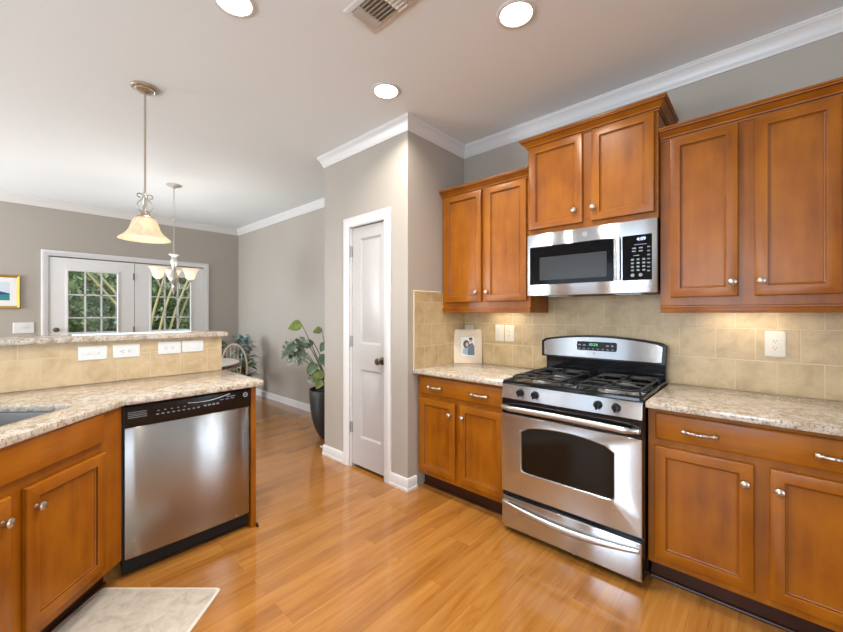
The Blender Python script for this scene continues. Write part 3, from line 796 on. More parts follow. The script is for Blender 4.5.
fm = lambda u, v, d: (u, ym-.0015-d, v)
m = MB(); text_mb(m, '4:09', .026, lambda u, v, d: fm(-.505+u, 1.742+v, .0006)); lab(m.build('clock_digits', clock_blue, cpm), 'pale blue glowing clock digits')
m = MB()
m.prism(rrect(-.540, -.478, 1.711, 1.7145, .001, 1), fm, 0, .0005)
for i in range(2):
    for j in range(2): m.prism(rrect(-.551+j*.034, -.531+j*.034, 1.690-i*.017, 1.697-i*.017, .002, 2), fm, 0, .0005)
m.prism(rrect(-.545, -.515, 1.650, 1.654, .001, 1), fm, 0, .0005)
for i in range(4):
    for j in range(3): m.prism(rrect(-.556+j*.028, -.541+j*.028, 1.625-i*.020, 1.635-i*.020, .003, 3), fm, 0, .0005)
for i in range(7): m.prism(rrect(-.476, -.462, 1.692-i*.022, 1.699-i*.022, .002, 2), fm, 0, .0005)
for x in (-.548, -.508): m.prism(arc(x, 1.543, .010, 0, 2*PI*.96, 16), fm, 0, .0005)
m.build('keypad', key_grey, cpm)
badge(fc, lambda u, v, d: (-.808+u, ym-.0003-d, 1.812+v), .014)
for q0 in (M0+.10, M1-.24): MB().box(q0, q0+.14, ym+.10, ym+.20, Z0-.003, Z0+.001).build('grease_filter', chrome, mw)

# ------------------------------------------------------------------ switch plates, outlets
def plate(label, c, w_, h_, kind, fn, cat='outlet', mat=plate_white, name='outlet', group=None):
    """fn(u, v, d): u along the wall, v up, d out of it, relative to the plate's middle"""
    base_pt = fn(0, 0, 0)
    o = T(name, label, cat, base_pt, 0, group)
    m = MB(); L = []
    for ins, d in ((0, 0), (0, .003), (.003, .0058), (.006, .006)):
        L.append([fn(a, b, d) for a, b in rrect(-w_/2+ins, w_/2-ins, -h_/2+ins, h_/2-ins, .004, 2)])
    m.loft(L).build('cover_plate', mat, o)
    def socket(cu, cv, rot=False):
        f2 = (lambda u, v, d: fn(cu+v, cv+u, d)) if rot else (lambda u, v, d: fn(cu+u, cv+v, d))
        m = MB()
        m.prism(rrect(-.0165, .0165, -.033, .033, .003, 2), f2, .0055, .0075)
        s = m.build('receptacle', mat, o)
        q = MB()
        for vv in (-.018, .018):
            q.prism(rrect(-.0075, -.0053, vv-.004, vv+.005, .0005, 1), f2, .007, .0078); q.prism(rrect(.0053, .0075, vv-.004, vv+.004, .0005, 1), f2, .007, .0078)
            q.prism(arc(0, vv-.010, .0026, 0, 2*PI*.93, 10), f2, .007, .0078)
        q.build('slots', slot_dark, s)
    def rocker(cu, cv, rot=False):
        f2 = (lambda u, v, d: fn(cu+v, cv+u, d)) if rot else (lambda u, v, d: fn(cu+u, cv+v, d))
        m = MB(); m.prism(rrect(-.0165, .0165, -.033, .033, .002, 2), f2, .0055, .007)
        L = [[f2(a, b, .0068+max(0, b)*.09) for a, b in rrect(-.014, .014, -.030, .030, .002, 2)], [f2(a, b, .0078+max(0, b)*.10) for a, b in rrect(-.0135, .0135, -.0295, .0295, .002, 2)]]
        m.loft(L); m.build('rocker_switch', mat, o)
    def toggle(cu, cv, rot=False):
        f2 = (lambda u, v, d: fn(cu+v, cv+u, d)) if rot else (lambda u, v, d: fn(cu+u, cv+v, d))
        m = MB(); m.prism(rrect(-.005, .005, -.012, .012, .001, 1), f2, .0055, .0075); m.loft([[f2(a, b, .007) for a, b in rrect(-.004, .004, -.004, .006, .001, 1)], [f2(a, b+.007, .016) for a, b in rrect(-.003, .003, -.003, .003, .001, 1)]])
        m.build('toggle_switch', mat, o)
    {'socket': lambda: socket(0, 0), 'rocker': lambda: rocker(0, 0), 'socket_r': lambda: socket(0, 0, True), 'rocker_r': lambda: rocker(0, 0, True),
     'toggle2': lambda: (toggle(-.023, 0), toggle(.023, 0)), 'toggle2r': lambda: (toggle(-.024, 0, True), toggle(.024, 0, True)), 'socket_rocker': lambda: (socket(0, 0))}[kind]()
    return o
fx = lambda X, Z: (lambda u, v, d: (X+u, -.0115-d, Z+v))
plate('ivory outlet on the tile to the right of the stove', None, .083, .137, 'socket', fx(.0425, 1.168))
plate('ivory rocker switch on tile, left of two plates beside the stove', None, .079, .134, 'rocker', fx(-1.603, 1.167), 'switch', name='light_switch')
plate('ivory outlet on tile, right of two plates beside the stove', None, .083, .134, 'socket', fx(-1.512, 1.167))
plate('ivory outlet half hidden behind the framed photo', None, .083, .130, 'socket', fx(-1.905, 1.160))
fb = lambda Y, Z: (lambda u, v, d: (-2.9925+d, Y+u, Z+v))
plate('white sideways switch plate on bar tile, leftmost of four', None, .134, .084, 'toggle2r', fb(-2.376, 1.090), 'switch', plate_cool, 'light_switch')
plate('white sideways outlet on bar tile, second of four from left', None, .136, .082, 'socket_r', fb(-2.214, 1.090), 'outlet', plate_cool)
plate('white sideways outlet on bar tile, third of four from left', None, .132, .082, 'socket_r', fb(-1.980, 1.094), 'outlet', plate_cool)
plate('white sideways plate on bar tile, rightmost of four', None, .134, .080, 'rocker_r', fb(-1.839, 1.096), 'switch', plate_cool, 'light_switch')
plate('white double switch plate on the far wall below gilt picture', None, .185, .135, 'toggle2', (lambda u, v, d: (XB+.0005+d, -2.576+u, 1.143+v)), 'switch', plate_cool, 'light_switch')

# ------------------------------------------------------------------ framed photo on worktop
d2 = Vector((.199, .152)).normalized(); nrm = Vector((d2.y, -d2.x))          # towards the room
pc = Vector((-1.869, -.086))+nrm*.035
ph = T('photo_frame', 'pale washed wooden photo frame standing in the worktop corner', 'picture frame', (pc.x, pc.y, .9065), math.atan2(d2.y, d2.x))
tl = Matrix.Rotation(math.radians(-9), 4, 'X')
def fr_mb(w2, h, iw, ih, t, z0=0):
    m = MB(); m.M = tl
    L = []
    cz = h/2
    for hw, hh, y in ((w2, cz, t), (w2, cz, .002), (w2-.004, cz-.004, 0), (iw+.003, ih+.003, 0), (iw, ih, .003), (iw, ih, t)):
        L.append([(-hw, y, cz-hh), (hw, y, cz-hh), (hw, y, cz+hh), (-hw, y, cz+hh)])
    m.loft(L, False, False)
    k = m.addv([(-w2, t, 0), (w2, t, 0), (w2, t, h), (-w2, t, h)]); m.face((k, k+1, k+2, k+3)); return m
fr_mb(.118, .288, .058, .082, .016).build('frame', frame_wash, ph)
bgp = plain('photo pale backdrop', srgb(214, 216, 214), .4); hair = plain('photo dark hair', srgb(72, 66, 66), .4); coat_ = plain('photo grey coat', srgb(96, 106, 118), .4); skin = plain('photo skin tone', srgb(196, 164, 146), .4); blue = plain('photo pale blue', srgb(150, 172, 188), .4)
m = MB(); m.M = tl; cz = .144
def flat(pts, y, mi):
    k = m.addv([(a, y, cz+b) for a, b in pts]); m.face([k+i for i in range(len(pts))], mi)
flat([(-.058, -.082), (.058, -.082), (.058, .082), (-.058, .082)], .006, 0)
ell = lambda cx, cy, a, b, n=14: [(cx+a*math.cos(2*PI*i/n), cy+b*math.sin(2*PI*i/n)) for i in range(n)]
flat([(0.0, -.075), (.056, -.075), (.056, .0), (.04, .03), (.015, .02), (-.002, -.03)], .0056, 2)
flat([(-.045, -.06), (-.005, -.075), (.004, -.02), (-.012, .0), (-.036, -.02)], .0054, 4)
flat(ell(-.012, .018, .026, .034), .0052, 1); flat(ell(-.006, .014, .013, .019), .005, 3)
flat(ell(.026, .052, .015, .02), .0052, 3); flat(ell(.026, .064, .016, .011), .005, 1)
m.build('photo_print', [bgp, hair, coat_, skin, blue], ph)
m = MB(); m.M = Matrix(); m.box(-.02, .02, .012, .015, .1, .2)
m = MB(); q = tl @ Vector((0, .018, .2)); m.loft([[(-.02, q.y, q.z), (.02, q.y, q.z), (.02, q.y+.003, q.z), (-.02, q.y+.003, q.z)], [(-.028, .090, 0), (.028, .090, 0), (.028, .093, 0), (-.028, .093, 0)]])
m.build('easel_back', frame_wash, ph)

# ------------------------------------------------------------------ picture on the far wall
ar = T('framed_picture', 'gilt framed seascape print hanging on the far wall at left', 'picture', (XB+.002, -2.90, 1.59))
m = MB(); L = []
cy, cz2, hw, hh, f_ = -2.90, 1.590, .293, .205, .03
for ins, d in ((0, .0), (0, .018), (.006, .022), (f_-.008, .014), (f_, .010), (f_, .004)):
    L.append([(XB+.002+d, cy-hw+ins, cz2-hh+ins), (XB+.002+d, cy+hw-ins, cz2-hh+ins), (XB+.002+d, cy+hw-ins, cz2+hh-ins), (XB+.002+d, cy-hw+ins, cz2+hh-ins)])
m.loft(L).build('frame', gold, ar)
cols = [mat_white, plain('print sky', srgb(206, 216, 222), .6), plain('print hill blue', srgb(38, 70, 128), .6), plain('print sea teal', srgb(44, 132, 128), .6), plain('print shore green', srgb(60, 116, 78), .6)]
m = MB()
def fl(pts, d, mi):
    k = m.addv([(XB+.002+d, cy+a, cz2+b) for a, b in pts]); m.face([k+i for i in range(len(pts))], mi)
fl([(-.263, -.175), (.263, -.175), (.263, .175), (-.263, .175)], .0062, 0)
fl([(-.205, -.105), (.205, -.105), (.205, .12), (-.205, .12)], .0066, 1)
fl([(-.205, -.04), (.205, -.04), (.205, -.02), (.12, .005), (.04, .035), (-.05, .02), (-.13, .045), (-.205, .02)], .0070, 2)
fl([(-.205, -.105), (.205, -.105), (.205, -.03), (.1, -.045), (-.05, -.03), (-.205, -.045)], .0073, 3)
fl([(-.205, -.105), (.1, -.105), (.02, -.085), (-.1, -.08), (-.205, -.075)], .0076, 4)
m.build('print', cols, ar)
ORG_fix = None

# ------------------------------------------------------------------ ceiling fittings
def can(label, x, y, first=None):
    if first: return dup(first, (x, y, ZT), label)
    o = T('recessed_light', label, 'ceiling light', (x, y, ZT), local=True, group='recessed can lights in the ceiling')
    m = MB(); L = []
    for i in range(28):
        a = 2*PI*i/28; L.append([(r*math.cos(a), r*math.sin(a), z) for r, z in ((.096, 0), (.096, -.003), (.088, -.007), (.078, -.006), (.074, -.001), (.074, 0))])
    m.loft(L, closed=True).build('trim_ring', trim_white, o)
    MB().lathe([(.074, -.0005), (.074, -.003), (.05, -.0045), (.001, -.005)], n=28).build('lens', lamp_white, o)
    d = bpy.data.lights.new('can_lamp', 'AREA'); d.shape = 'DISK'; d.size = .14; d.energy = 14; d.color = (1, .95, .86); d.spread = math.radians(140)
    q = bpy.data.objects.new('can_lamp', d); C.objects.link(q); q.parent = o; q.location = (0, 0, -.012)
    return o
c0 = can('lit recessed ceiling light nearest the pantry corner', -1.841, -1.049)
can('lit recessed ceiling light over the stove side at upper right', -.897, -1.055, c0)
can('lit recessed ceiling light cut by the top picture edge', -1.842, -2.009, c0)
can('recessed ceiling light above the camera, outside the frame', -.897, -2.05, c0)
can('recessed ceiling light behind the camera, outside the frame', -.897, -3.1, c0)
v = T('air_vent', 'white ceiling air vent with grey louvres at the top edge', 'vent', (-1.36, -1.535, ZT))
vx0, vx1, vy0, vy1 = -1.504, -1.150, -1.634, -1.436
m = MB(); L = []
for ins, z in ((0, ZT-.0005), (0, ZT-.004), (.006, ZT-.008), (.026, ZT-.008), (.03, ZT-.003)):
    L.append([(vx0+ins, vy0+ins, z), (vx1-ins, vy0+ins, z), (vx1-ins, vy1-ins, z), (vx0+ins, vy1-ins, z)])
m.loft(L, False, False)
for x in (-1.424, -1.296-.004, -1.232): m.box(x-.004, x+.004, vy0+.028, vy1-.028, ZT-.009, ZT-.003)
m.build('frame', trim_white, v)
MB().box(vx0+.028, vx1-.028, vy0+.028, vy1-.028, ZT-.003, ZT-.001).build('duct', plain('dark duct', srgb(146, 138, 126), .8), v)
sl = plain('louvre paint', srgb(206, 200, 190), .5)
def slat(p, q, tilt, axis):
    m = MB(); a = .0115
    d = (0, a*math.cos(tilt), a*math.sin(tilt)) if axis == 'x' else (a*math.cos(tilt), 0, a*math.sin(tilt))
    p, q, d = Vector(p), Vector(q), Vector(d); n_ = Vector((0, 0, .0008))
    m.loft([[p-d-n_, p+d-n_, p+d+n_, p-d+n_], [q-d-n_, q+d-n_, q+d+n_, q-d+n_]]); return m
for i in range(7):
    y = vy0+.037+i*.0207
    slat((-1.420, y, ZT-.011), (-1.304, y, ZT-.011), .7, 'x').build('louvre', sl, v)
    slat((-1.296, y, ZT-.011), (-1.236, y, ZT-.011), -.7, 'x').build('louvre', sl, v)
for i in range(3):
    slat((-1.464+i*.014, vy0+.03, ZT-.011), (-1.464+i*.014, vy1-.03, ZT-.011), .7, 'y').build('louvre', sl, v)
    slat((-1.22+i*.018, vy0+.03, ZT-.011), (-1.22+i*.018, vy1-.03, ZT-.011), -.7, 'y').build('louvre', sl, v)

# ------------------------------------------------------------------ pendant over the bar
px, py = -2.974, -2.122
pe = T('pendant_lamp', 'alabaster glass pendant lamp on a long rod above the bar', 'pendant lamp', (px, py, ZT), local=True)
MB().lathe([(.078, 0), (.078, -.006), (.072, -.012), (.055, -.016), (.055, -.022), (.03, -.026), (.02, -.034), (.001, -.036)], n=28).build('canopy', nickel, pe)
m = MB(); m.cyl((0, 0, -.03), (0, 0, -.80), .0065, 10); m.lathe([(.012, 0), (.012, .012)], (0, 0, -.70), n=12); m.build('rod', nickel, pe)
m = MB()
for s_ in (0, PI/2):
    for sg in (-1, 1):
        pr = []
        for i in range(15):                                          # lyre-shaped belly
            u = i/14; pr.append((.012+.030*math.sin(PI*u)**.9, -.815+.095*u))
        for i in range(1, 15):                                       # outward curl at the top
            a = PI-PI*1.75*i/14; rr = .017-.007*i/14
            pr.append((.012+.017+rr*math.cos(a), -.720+.004+rr*math.sin(a)+.012))
        m.tube([(sg*q*math.cos(s_), sg*q*math.sin(s_), z) for q, z in pr], .0038, 6)
m.build('scroll_work', nickel, pe)
m = MB(); m.lathe([(.008, -.795), (.022, -.80), (.026, -.812), (.03, -.822), (.052, -.834), (.054, -.842), (.001, -.842)], n=24); m.build('holder', nickel, pe)
prof = [(.044, -.842), (.058, -.852), (.069, -.870), (.077, -.895), (.085, -.920), (.098, -.942), (.118, -.961), (.137, -.976), (.143, -.983)]
m = MB(); m.lathe(prof+[(r_-.004, z) for r_, z in prof[::-1]], n=40, closed=False, cap0=False, cap1=False); m.build('shade', alabaster, pe)
MB().ball((0, 0, -.93), .024, n=14, m=8).build('bulb', emit('lamp bulb', (1, .86, .62, 1), 6), pe)
d = bpy.data.lights.new('pendant_bulb', 'POINT'); d.energy = 5; d.color = (1, .90, .76); d.shadow_soft_size = .035
q = bpy.data.objects.new('pendant_bulb', d); C.objects.link(q); q.parent = pe; q.location = (0, 0, -.93)
dup(pe, (-2.974, -3.95, ZT), 'twin pendant lamp further along the bar, outside the frame')

# ------------------------------------------------------------------ chandelier
cx_, cy_ = -4.986, -1.438
ch = T('chandelier', 'silver chandelier with frosted bell shades hanging before the french doors', 'chandelier', (cx_, cy_, ZT), local=True)
silver = plain('antique silver', srgb(190, 186, 178), .35, .7)
MB().lathe([(.075, 0), (.075, -.008), (.055, -.02), (.02, -.03), (.008, -.045), (.001, -.046)], n=24).build('canopy', silver, ch)
m = MB(); z = -.045; k_ = 0
while z > -.79:
    pts = [(.007*math.cos(a), 0, .013*math.sin(a)) for a in [2*PI*i/8 for i in range(8)]]
    if k_ % 2: pts = [(0, x, zz) for x, _, zz in pts]
    m.tube([(a, b, c+z-.011) for a, b, c in pts], .0022, 5, closed=True); z -= .0205; k_ += 1
m.build('chain', silver, ch)
zb = ZT
m = MB(); m.lathe([(.001, -.785), (.05, -.79), (.052, -.797), (.03, -.806), (.022, -.825), (.028, -.85), (.036, -.875), (.026, -.91), (.02, -.95), (.024, -.99), (.034, -1.02), (.05, -1.05), (.045, -1.09), (.028, -1.13), (.018, -1.16), (.024, -1.18), (.016, -1.20), (.009, -1.235), (.001, -1.25)], n=20)
m.build('column', silver, ch)
rightv = Vector((math.cos(.737), math.sin(.737), 0)); 
for i in range(3):
    a = .737+.12+2*PI*i/3; ca, sa = math.cos(a), math.sin(a)
    m = MB(); pts = []
    for t in [j/16 for j in range(17)]:
        r = .03+.145*t+.02*math.sin(PI*t); zz = -1.09-.105*math.sin(PI*t*.95)+.0*t+.015*t*t
        pts.append((r*ca, r*sa, zz))
    m.tube(pts, .0065, 8)
    sc_ = [(.085+.026*math.cos(u), -1.16+.026*math.sin(u)) for u in [PI*1.5*j/10 for j in range(11)]]
    m.tube([(r*ca, r*sa, zz) for r, zz in sc_], .004, 6)
    ez = pts[-1][2]; er = .175
    m.lathe([(.001, -.012), (.02, -.008), (.028, .004), (.012, .012), (.012, .03)], (er*ca, er*sa, ez), n=14)
    ao = m.build('arm', silver, ch)
    prof = [(.022, 0), (.036, .004), (.046, .02), (.052, .045), (.060, .075), (.076, .105), (.092, .122)]
    sm = MB(); sm.lathe(prof+[(r-.003, z_+.001) for r, z_ in prof[::-1]], (er*ca, er*sa, ez+.012), n=28, cap0=False, cap1=False); sm.build('shade', frosted, ao)
    d = bpy.data.lights.new('chandelier_bulb', 'POINT'); d.energy = 7; d.color = (1, .95, .87); d.shadow_soft_size = .03
    q = bpy.data.objects.new('chandelier_bulb', d); C.objects.link(q); q.parent = ch; q.location = (er*ca, er*sa, ez+.085)

# ------------------------------------------------------------------ under-cabinet lamps
def undercab(label, x0, x1, y):
    o = T('under_cabinet_light', label, 'cabinet light', ((x0+x1)/2, y, 1.37))
    MB().box(x0, x1, y-.02, y+.02, 1.352, 1.3695, .003, 1).build('housing', plate_cool, o)
    MB().box(x0+.01, x1-.01, y-.014, y+.014, 1.349, 1.3518).build('diffuser', lamp_white, o)
    l = area('strip_lamp', (0, 0, 1.346-1.37), (0, 0, 0), x1-x0-.03, .025, .55, (1, .84, .62)); l.parent = o
undercab('slim lamp under the wall cabinet left of the stove', -1.66, -1.40, -.12)
undercab('slim lamp under the wall cabinet right of the stove', -.22, .08, -.12)

# ------------------------------------------------------------------ mat in front of the sink
ru = T('kitchen_mat', 'pale beige mat on the wood floor before the sink cabinet', 'rug', (-1.9, -2.5, 0))
p0, p1 = Vector((-2.365, -2.416)), Vector((-1.936, -2.028)); ax = (p1-p0).normalized(); bx = Vector((-ax.y, ax.x))*-1
LL = (p1-p0).length
def rp(u, v): q = p0+ax*u+bx*v; return (q.x, q.y)
def rl(ins, z): return [(*rp(u, v), z) for u, v in rrect(ins, LL-ins, ins, .92-ins, .02, 3)]
MB().loft([rl(0, .001), rl(0, .006), rl(.003, .009), rl(.012, .0095)], True, True).build('binding', rug_edge, ru)
MB().loft([rl(.012, .0096), rl(.014, .011)], True, True).build('pile', rug_m, ru)
# door stop on the pantry baseboard
ds_ = T('door_stop', 'small white spring door stop on the pantry baseboard', 'door stop', (XPL-.017, -.66, .05))
m = MB(); m.lathe([(.011, 0), (.011, .006), (.006, .008), (.005, .055), (.008, .057), (.008, .07), (.004, .072)], (XPL-.0185, -.68, .05), (-1, -.25, 0), 12); m.build('spring', trim_white, ds_)

# ------------------------------------------------------------------ plants
def leaf(m, base, d, up, L, Wd, notch=0, droop=.3, mi=None, n=14, fold=.15):
    d = Vector(d).normalized(); up = Vector(up); s = d.cross(up).normalized(); up = s.cross(d).normalized()
    base = Vector(base); rows = []
    for i in range(n+1):
        t = i/n
        w_ = Wd*(math.sin(PI*min(1, t**.62*1.0)))**.8*.5 if t < 1 else 0
        if i == 0: w_ = Wd*.16
        if notch and i % 4 == 3 and 1 < i < n-1: w_ *= (1-notch)
        p = base+d*(L*t)-up*(droop*L*t*t)
        rows.append((p-s*w_+up*fold*w_-d*(.10*L*(1-t) if notch else 0), p, p+s*w_+up*fold*w_-d*(.10*L*(1-t) if notch else 0)))
    b = m.addv([q for r in rows for q in r])
    for i in range(n):
        k = b+i*3
        m.face((k, k+1, k+4, k+3), mi); m.face((k+1, k+2, k+5, k+4), mi)
pcx, pcy = -3.44, -.37
mo = T('potted_monstera', 'variegated monstera in a tall black pot behind the pantry wall', 'plant', (pcx, pcy, 0), local=True)
prof = [(.001, .0), (.105, .0), (.122, .008), (.165, .08), (.202, .18), (.224, .30), (.234, .42), (.238, .515), (.236, .521), (.226, .521), (.222, .48), (.001, .478)]
MB().lathe(prof, n=40).build('pot', pot_black, mo)
MB().lathe([(.001, .479), (.219, .4795), (.21, .488), (.001, .492)], n=24).build('soil', soil, mo)
R = Vector((math.cos(.737), math.sin(.737), 0)); Fv = Vector((-math.sin(.737), math.cos(.737), 0)); U = Vector((0, 0, 1))
lv = MB(); st = MB()
# (right, up, towards) of leaf centre, size, material, lean
spec = [(-.46, .93, .05, .21, 0), (-.36, .95, .0, .22, 0), (-.42, .84, .04, .17, 0), (-.31, .84, .06, .16, 0), (-.39, 1.19, .04, .15, 1), (-.16, 1.14, 0, .10, 1),
        (-.26, .99, -.02, .11, 2), (-.20, .74, .05, .13, 2), (-.14, .66, .07, .15, 1), (-.09, .83, .05, .13, 2), (-.22, .62, .04, .11, 0), (-.10, .96, 0, .11, 2), (-.24, .72, 0, .10, 2), (-.12, .58, .1, .11, 1),
        (.04, .98, .02, .17, 0), (.12, .85, .03, .17, 2), (.20, 1.03, .0, .2, 0), (.05, .72, .09, .16, 2)]
for i, (r_, z_, f_, sz, mi) in enumerate(spec):
    c_ = R*r_+U*z_-Fv*f_
    tip = (R*(-.5 if r_ < 0 else .5)+U*(-.75)-Fv*.25+Vector((random.uniform(-.2, .2), random.uniform(-.2, .2), 0)))
    if mi == 1 and z_ > 1.1: tip = R*-.9+U*-.25-Fv*.2
    tip.normalize(); b_ = c_-tip*sz*.5
    leaf(lv, b_, tip, -Fv*.9+U*.45, sz, sz*.86, .5 if mi == 0 else 0, .15, mi, 17 if mi == 0 else 12)
    root = Vector((random.uniform(-.05, .05), random.uniform(-.05, .05), .48))
    mid = root.lerp(b_, .55)+U*.10*(1 if z_ < 1.1 else .4)
    pts = [root*(1-t)**2+mid*2*t*(1-t)+b_*t*t for t in [j/8 for j in range(9)]]
    st.tube(pts, [.008-.004*j/8 for j in range(9)], 6)
st.build('stems', stem_m, mo)
fo = lv.build('leaves', [leaf_mon, leaf_yel, leaf_dark], mo)
def bushy(label, x, y, pot_h, z0, z1, spread, n, mats, lw, ll, name='potted_plant', pot=pot_grey, hang=.25):
    o = T(name, label, 'plant', (x, y, 0), local=True)
    MB().lathe([(.001, 0), (.075, 0), (.08, .006), (.10, pot_h-.02), (.105, pot_h), (.095, pot_h), (.092, pot_h-.03), (.001, pot_h-.03)], n=28).build('pot', pot, o)
    lv = MB(); st = MB()
    for i in range(n):
        a = random.uniform(0, 2*PI); hz = z0+(z1-z0)*random.random(); rr = spread*math.sqrt(random.random())*(1-.55*(hz-z0)/(z1-z0))
        p = Vector((rr*math.cos(a), rr*math.sin(a), hz)); d_ = Vector((math.cos(a), math.sin(a), random.uniform(-.3, .9)))
        leaf(lv, p, d_, U, ll*random.uniform(.7, 1.2), lw*random.uniform(.7, 1.2), 0, hang, 0 if hz > z0+.42*(z1-z0) else len(mats)-1, 6)
        if i % 5 == 0:
            r0 = Vector((random.uniform(-.04, .04), random.uniform(-.04, .04), pot_h-.03)); mid = r0.lerp(p, .5)+U*.05
            st.tube([r0, mid, p], [.005, .004, .002], 5)
    st.build('stems', stem_m, o); lv.build('leaves', mats, o); return o
bushy('blue green leafy potted plant against the far dining wall', -5.86, -.31, .30, .36, .98, .19, 190, [leaf_blue, leaf_dark], .055, .13)
bushy('dark green potted plant in the dining corner behind the table', -6.42, -.52, .40, .48, .95, .19, 120, [leaf_dark], .06, .15)

# ------------------------------------------------------------------ dining table and chair
tb = T('dining_table', 'round dark wood dining table half hidden behind the bar', 'table', (-5.0, -1.40, 0), local=True)
MB().lathe([(.001, .70), (.63, .70), (.67, .708), (.675, .72), (.67, .732), (.001, .735)], n=48).build('tabletop', table_wood, tb)
MB().lathe([(.001, .05), (.12, .05), (.13, .09), (.07, .16), (.055, .25), (.085, .36), (.09, .45), (.05, .56), (.06, .64), (.18, .70), (.001, .70)], n=24).build('pedestal', table_wood, tb)
for i in range(4):
    a = PI/4+i*PI/2; m = MB()
    m.tube([(r*math.cos(a), r*math.sin(a), z) for r, z in ((.06, .16), (.18, .13), (.30, .06), (.36, .025))], [.035, .035, .03, .025], 8); m.build('leg', table_wood, tb)
tag(MB().lathe([(.001, .7355), (.64, .7355), (.645, .738), (.64, .7405), (.001, .7405)], (-5.0, -1.40, 0), n=40).build('tablecloth', cloth_white), 'round white cloth lying on the dining table', 'tablecloth')
dc = T('dining_chair', 'pale wooden arch-back chair at the right of the dining table', 'chair', (-5.50, -.66, 0), .737, local=True)
m = MB(); m.lathe([(.001, .43), (.19, .43), (.205, .44), (.205, .455), (.18, .462), (.001, .458)], n=28); m.build('seat', chair_wood, dc)
m = MB(); pts = [(.19*math.cos(a), .17+.02*math.sin(a), .46+.42*math.sin(a)**.8 if math.sin(a) > 0 else .46) for a in [PI*i/20 for i in range(21)]]
m.tube(pts, .014, 8); bk = m.build('back_hoop', chair_wood, dc)
for i in range(5):
    x = -.11+i*.055; zt = .46+.42*math.sin(math.acos(x/.19))**.8
    m = MB(); m.cyl((x*.85, .165, .455), (x, .19, zt-.005), .006, 6); m.build('spindle', chair_wood, dc)
for sx, sy in ((1, 1), (-1, 1), (1, -1), (-1, -1)):
    m = MB(); m.tube([(sx*.12, sy*.12, .435), (sx*.15, sy*.15, .2), (sx*.18, sy*.18, .003)], [.015, .02, .012], 8); m.build('leg', chair_wood, dc)

# ------------------------------------------------------------------ outdoors
struct(MB().box(-30, XB-.16, -16, 16, -.4, -.15).build('ground', leaf_mat('lawn', srgb(70, 84, 44), srgb(94, 108, 58), srgb(120, 128, 76), 4, .9)))
struct(MB().box(-9.4, XB-.16, -5, 3, -.14, -.02).build('deck', plain('deck boards', srgb(150, 136, 120), .7)))
rl_ = T('deck_railing', 'white deck railing outside the french doors', 'railing', (-9.2, -1.2, 0))
m = MB(); m.box(-9.25, -9.15, -4.5, 2.5, .93, .98); m.box(-9.22, -9.18, -4.5, 2.5, .08, .13)
m.build('rails', trim_white, rl_)
for i in range(54):
    y = -4.4+i*.127; MB().box(-9.215, -9.185, y-.016, y+.016, .13, .93).build('baluster', trim_white, rl_)
for y in (-4.45, -2.1, .25, 2.45): MB().box(-9.25, -9.15, y-.05, y+.05, -.02, 1.04).build('post', trim_white, rl_)
bark = wood('bark', 'z', srgb(70, 58, 46), srgb(104, 90, 72), srgb(140, 124, 100), .9, 0)
tl1 = leaf_mat('bright tree leaf', srgb(84, 110, 66), srgb(124, 152, 96), srgb(176, 198, 140), 3, .5)  # brighter leaf green
tl2 = leaf_mat('dull tree leaf', srgb(70, 96, 72), srgb(100, 128, 96), srgb(140, 164, 126), 3, .5)  # duller leaf green
def tree(label, x, y, h, r, n, mat, lean=0):
    o = T('tree', label, 'tree', (x, y, -.15), local=True)
    m = MB(); m.tube([(0, 0, 0), (.05+lean*.3, .04, h*.35), (lean*.7, 0, h*.65), (lean, .1, h*.95)], [.11, .09, .06, .02], 8)
    for i in range(7):
        a = random.uniform(0, 2*PI); z = h*random.uniform(.25, .75); m.tube([(lean*z/h, 0, z), (lean*z/h+.5*r*math.cos(a), .5*r*math.sin(a), z+.3*r), (lean*z/h+.85*r*math.cos(a), .85*r*math.sin(a), z+.45*r)], [.045, .03, .012], 6)
    m.build('trunk', bark, o)
    lv = MB()
    for i in range(n):
        u_ = random.uniform(-1, 1); a = random.uniform(0, 2*PI); q = random.random()**.4
        p = Vector((lean*.7+r*q*math.sqrt(1-u_*u_)*math.cos(a), r*q*math.sqrt(1-u_*u_)*math.sin(a), h*.5+h*.48*q*u_))
        d_ = Vector((random.gauss(0, 1), random.gauss(0, 1), random.gauss(-.2, .7)))
        leaf(lv, p, d_, (0, 0, 1), random.uniform(.10, .20), random.uniform(.06, .11), 0, .2, None, 2)
    lv.build('foliage', mat, o); return o
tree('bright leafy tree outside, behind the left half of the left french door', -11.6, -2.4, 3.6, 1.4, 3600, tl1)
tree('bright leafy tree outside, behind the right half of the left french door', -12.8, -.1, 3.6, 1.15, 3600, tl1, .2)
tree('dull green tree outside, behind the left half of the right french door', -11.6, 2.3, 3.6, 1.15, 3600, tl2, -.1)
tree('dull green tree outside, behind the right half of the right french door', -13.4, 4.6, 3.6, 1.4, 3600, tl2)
tree('tall dull green tree outside at the back, right of the middle', -20, 2.3, 6.5, 2.9, 3400, tl2)
tree('tall tree outside at the back, behind the left french door', -20, -3.6, 6.2, 2.9, 3400, tl2)
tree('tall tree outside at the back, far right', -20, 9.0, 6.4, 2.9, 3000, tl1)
he = T('hedge', 'tall clipped green hedge closing the garden outside the french doors', 'hedge', (-15.5, 1, -.15), local=True)
gm = MB(); ny, nz = 60, 24; idx = []
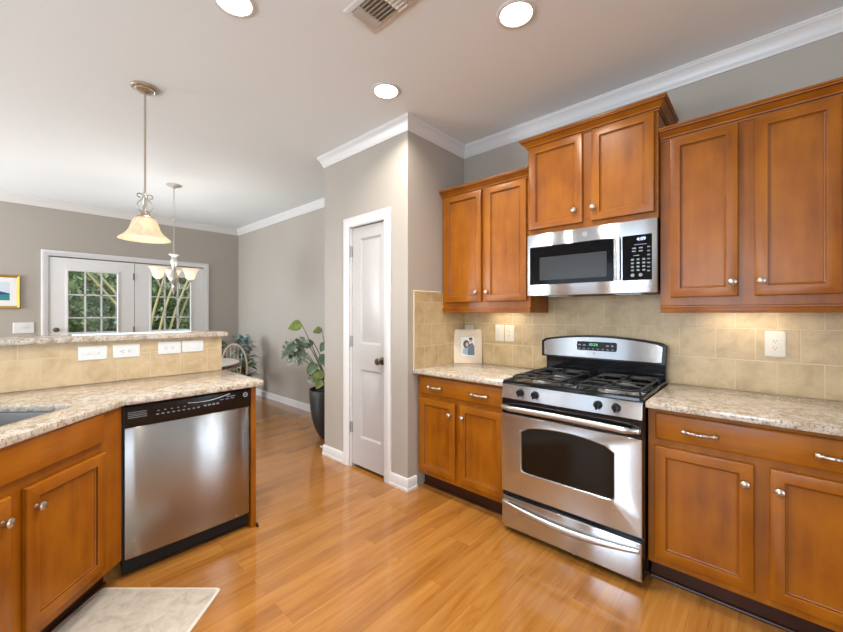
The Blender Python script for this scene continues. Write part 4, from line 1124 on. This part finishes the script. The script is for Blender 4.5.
for i in range(ny+1):
    for j in range(nz+1):
        idx.append((random.uniform(-.22, .22)-(.5 if j == nz else 0), -11+22*i/ny, 4.6*j/nz))
b0 = gm.addv(idx)
for i in range(ny):
    for j in range(nz): k = b0+i*(nz+1)+j; gm.face((k, k+1, k+nz+2, k+nz+1))
gm.build('branches', leaf_mat('hedge green', srgb(84, 106, 72), srgb(118, 142, 96), srgb(156, 176, 124), 1.5, .7), he, smooth=False)
lv = MB()
for i in range(3000):
    leaf(lv, (random.uniform(.05, .5), random.uniform(-9, 9), random.uniform(0, 4.6)), (1, random.gauss(0, .8), random.gauss(-.2, .7)), (0, 0, 1), random.uniform(.14, .26), random.uniform(.08, .13), 0, .2, None, 2)
lv.build('foliage', tl1, he)
ba = T('bamboo', 'leaning pale yellow canes outside behind the french doors', 'bamboo', (-10.2, -.4, -.15), local=True)
cane = plain('pale cane', srgb(196, 186, 132), .6)
for (x, y, lx, ly, h) in ((0, .16, 0, -2.0, 3.15), (.1, .30, .0, -1.95, 3.1), (0, -.36, 0, .7, 3.15), (.1, -.22, 0, .8, 3.2), (0, -.06, 0, 1.0, 3.2), (-.1, .12, 0, .95, 3.1)):
    MB().tube([(x, y, 0), (x+lx*.45, y+ly*.42, h*.5), (x+lx, y+ly, h)], [.03, .026, .014], 7).build('cane', cane, ba)

# ------------------------------------------------------------------ groups of repeats
GR = {'base_cabinet': 'low maple kitchen cabinets', 'wall_cabinet': 'maple wall cabinets over the stove run', 'countertop': 'speckled granite worktops',
      'under_cabinet_light': 'lamps under the wall cabinets', 'tree': 'trees outside the french doors', 'pendant_lamp': 'pendant lamps along the bar', 'potted_plant': 'potted plants by the dining table'}
for o in bpy.data.objects:
    if o.parent is None and 'label' in o:
        k = o.name.split('.')[0]
        if k in GR: o['group'] = GR[k]
        elif k in ('outlet', 'light_switch'):
            o['group'] = 'white plates on the bar tile' if 'bar tile' in o['label'] else 'ivory plates on the tile behind the stove worktops' if 'ivory' in o['label'] else 'switch plates on the far wall'
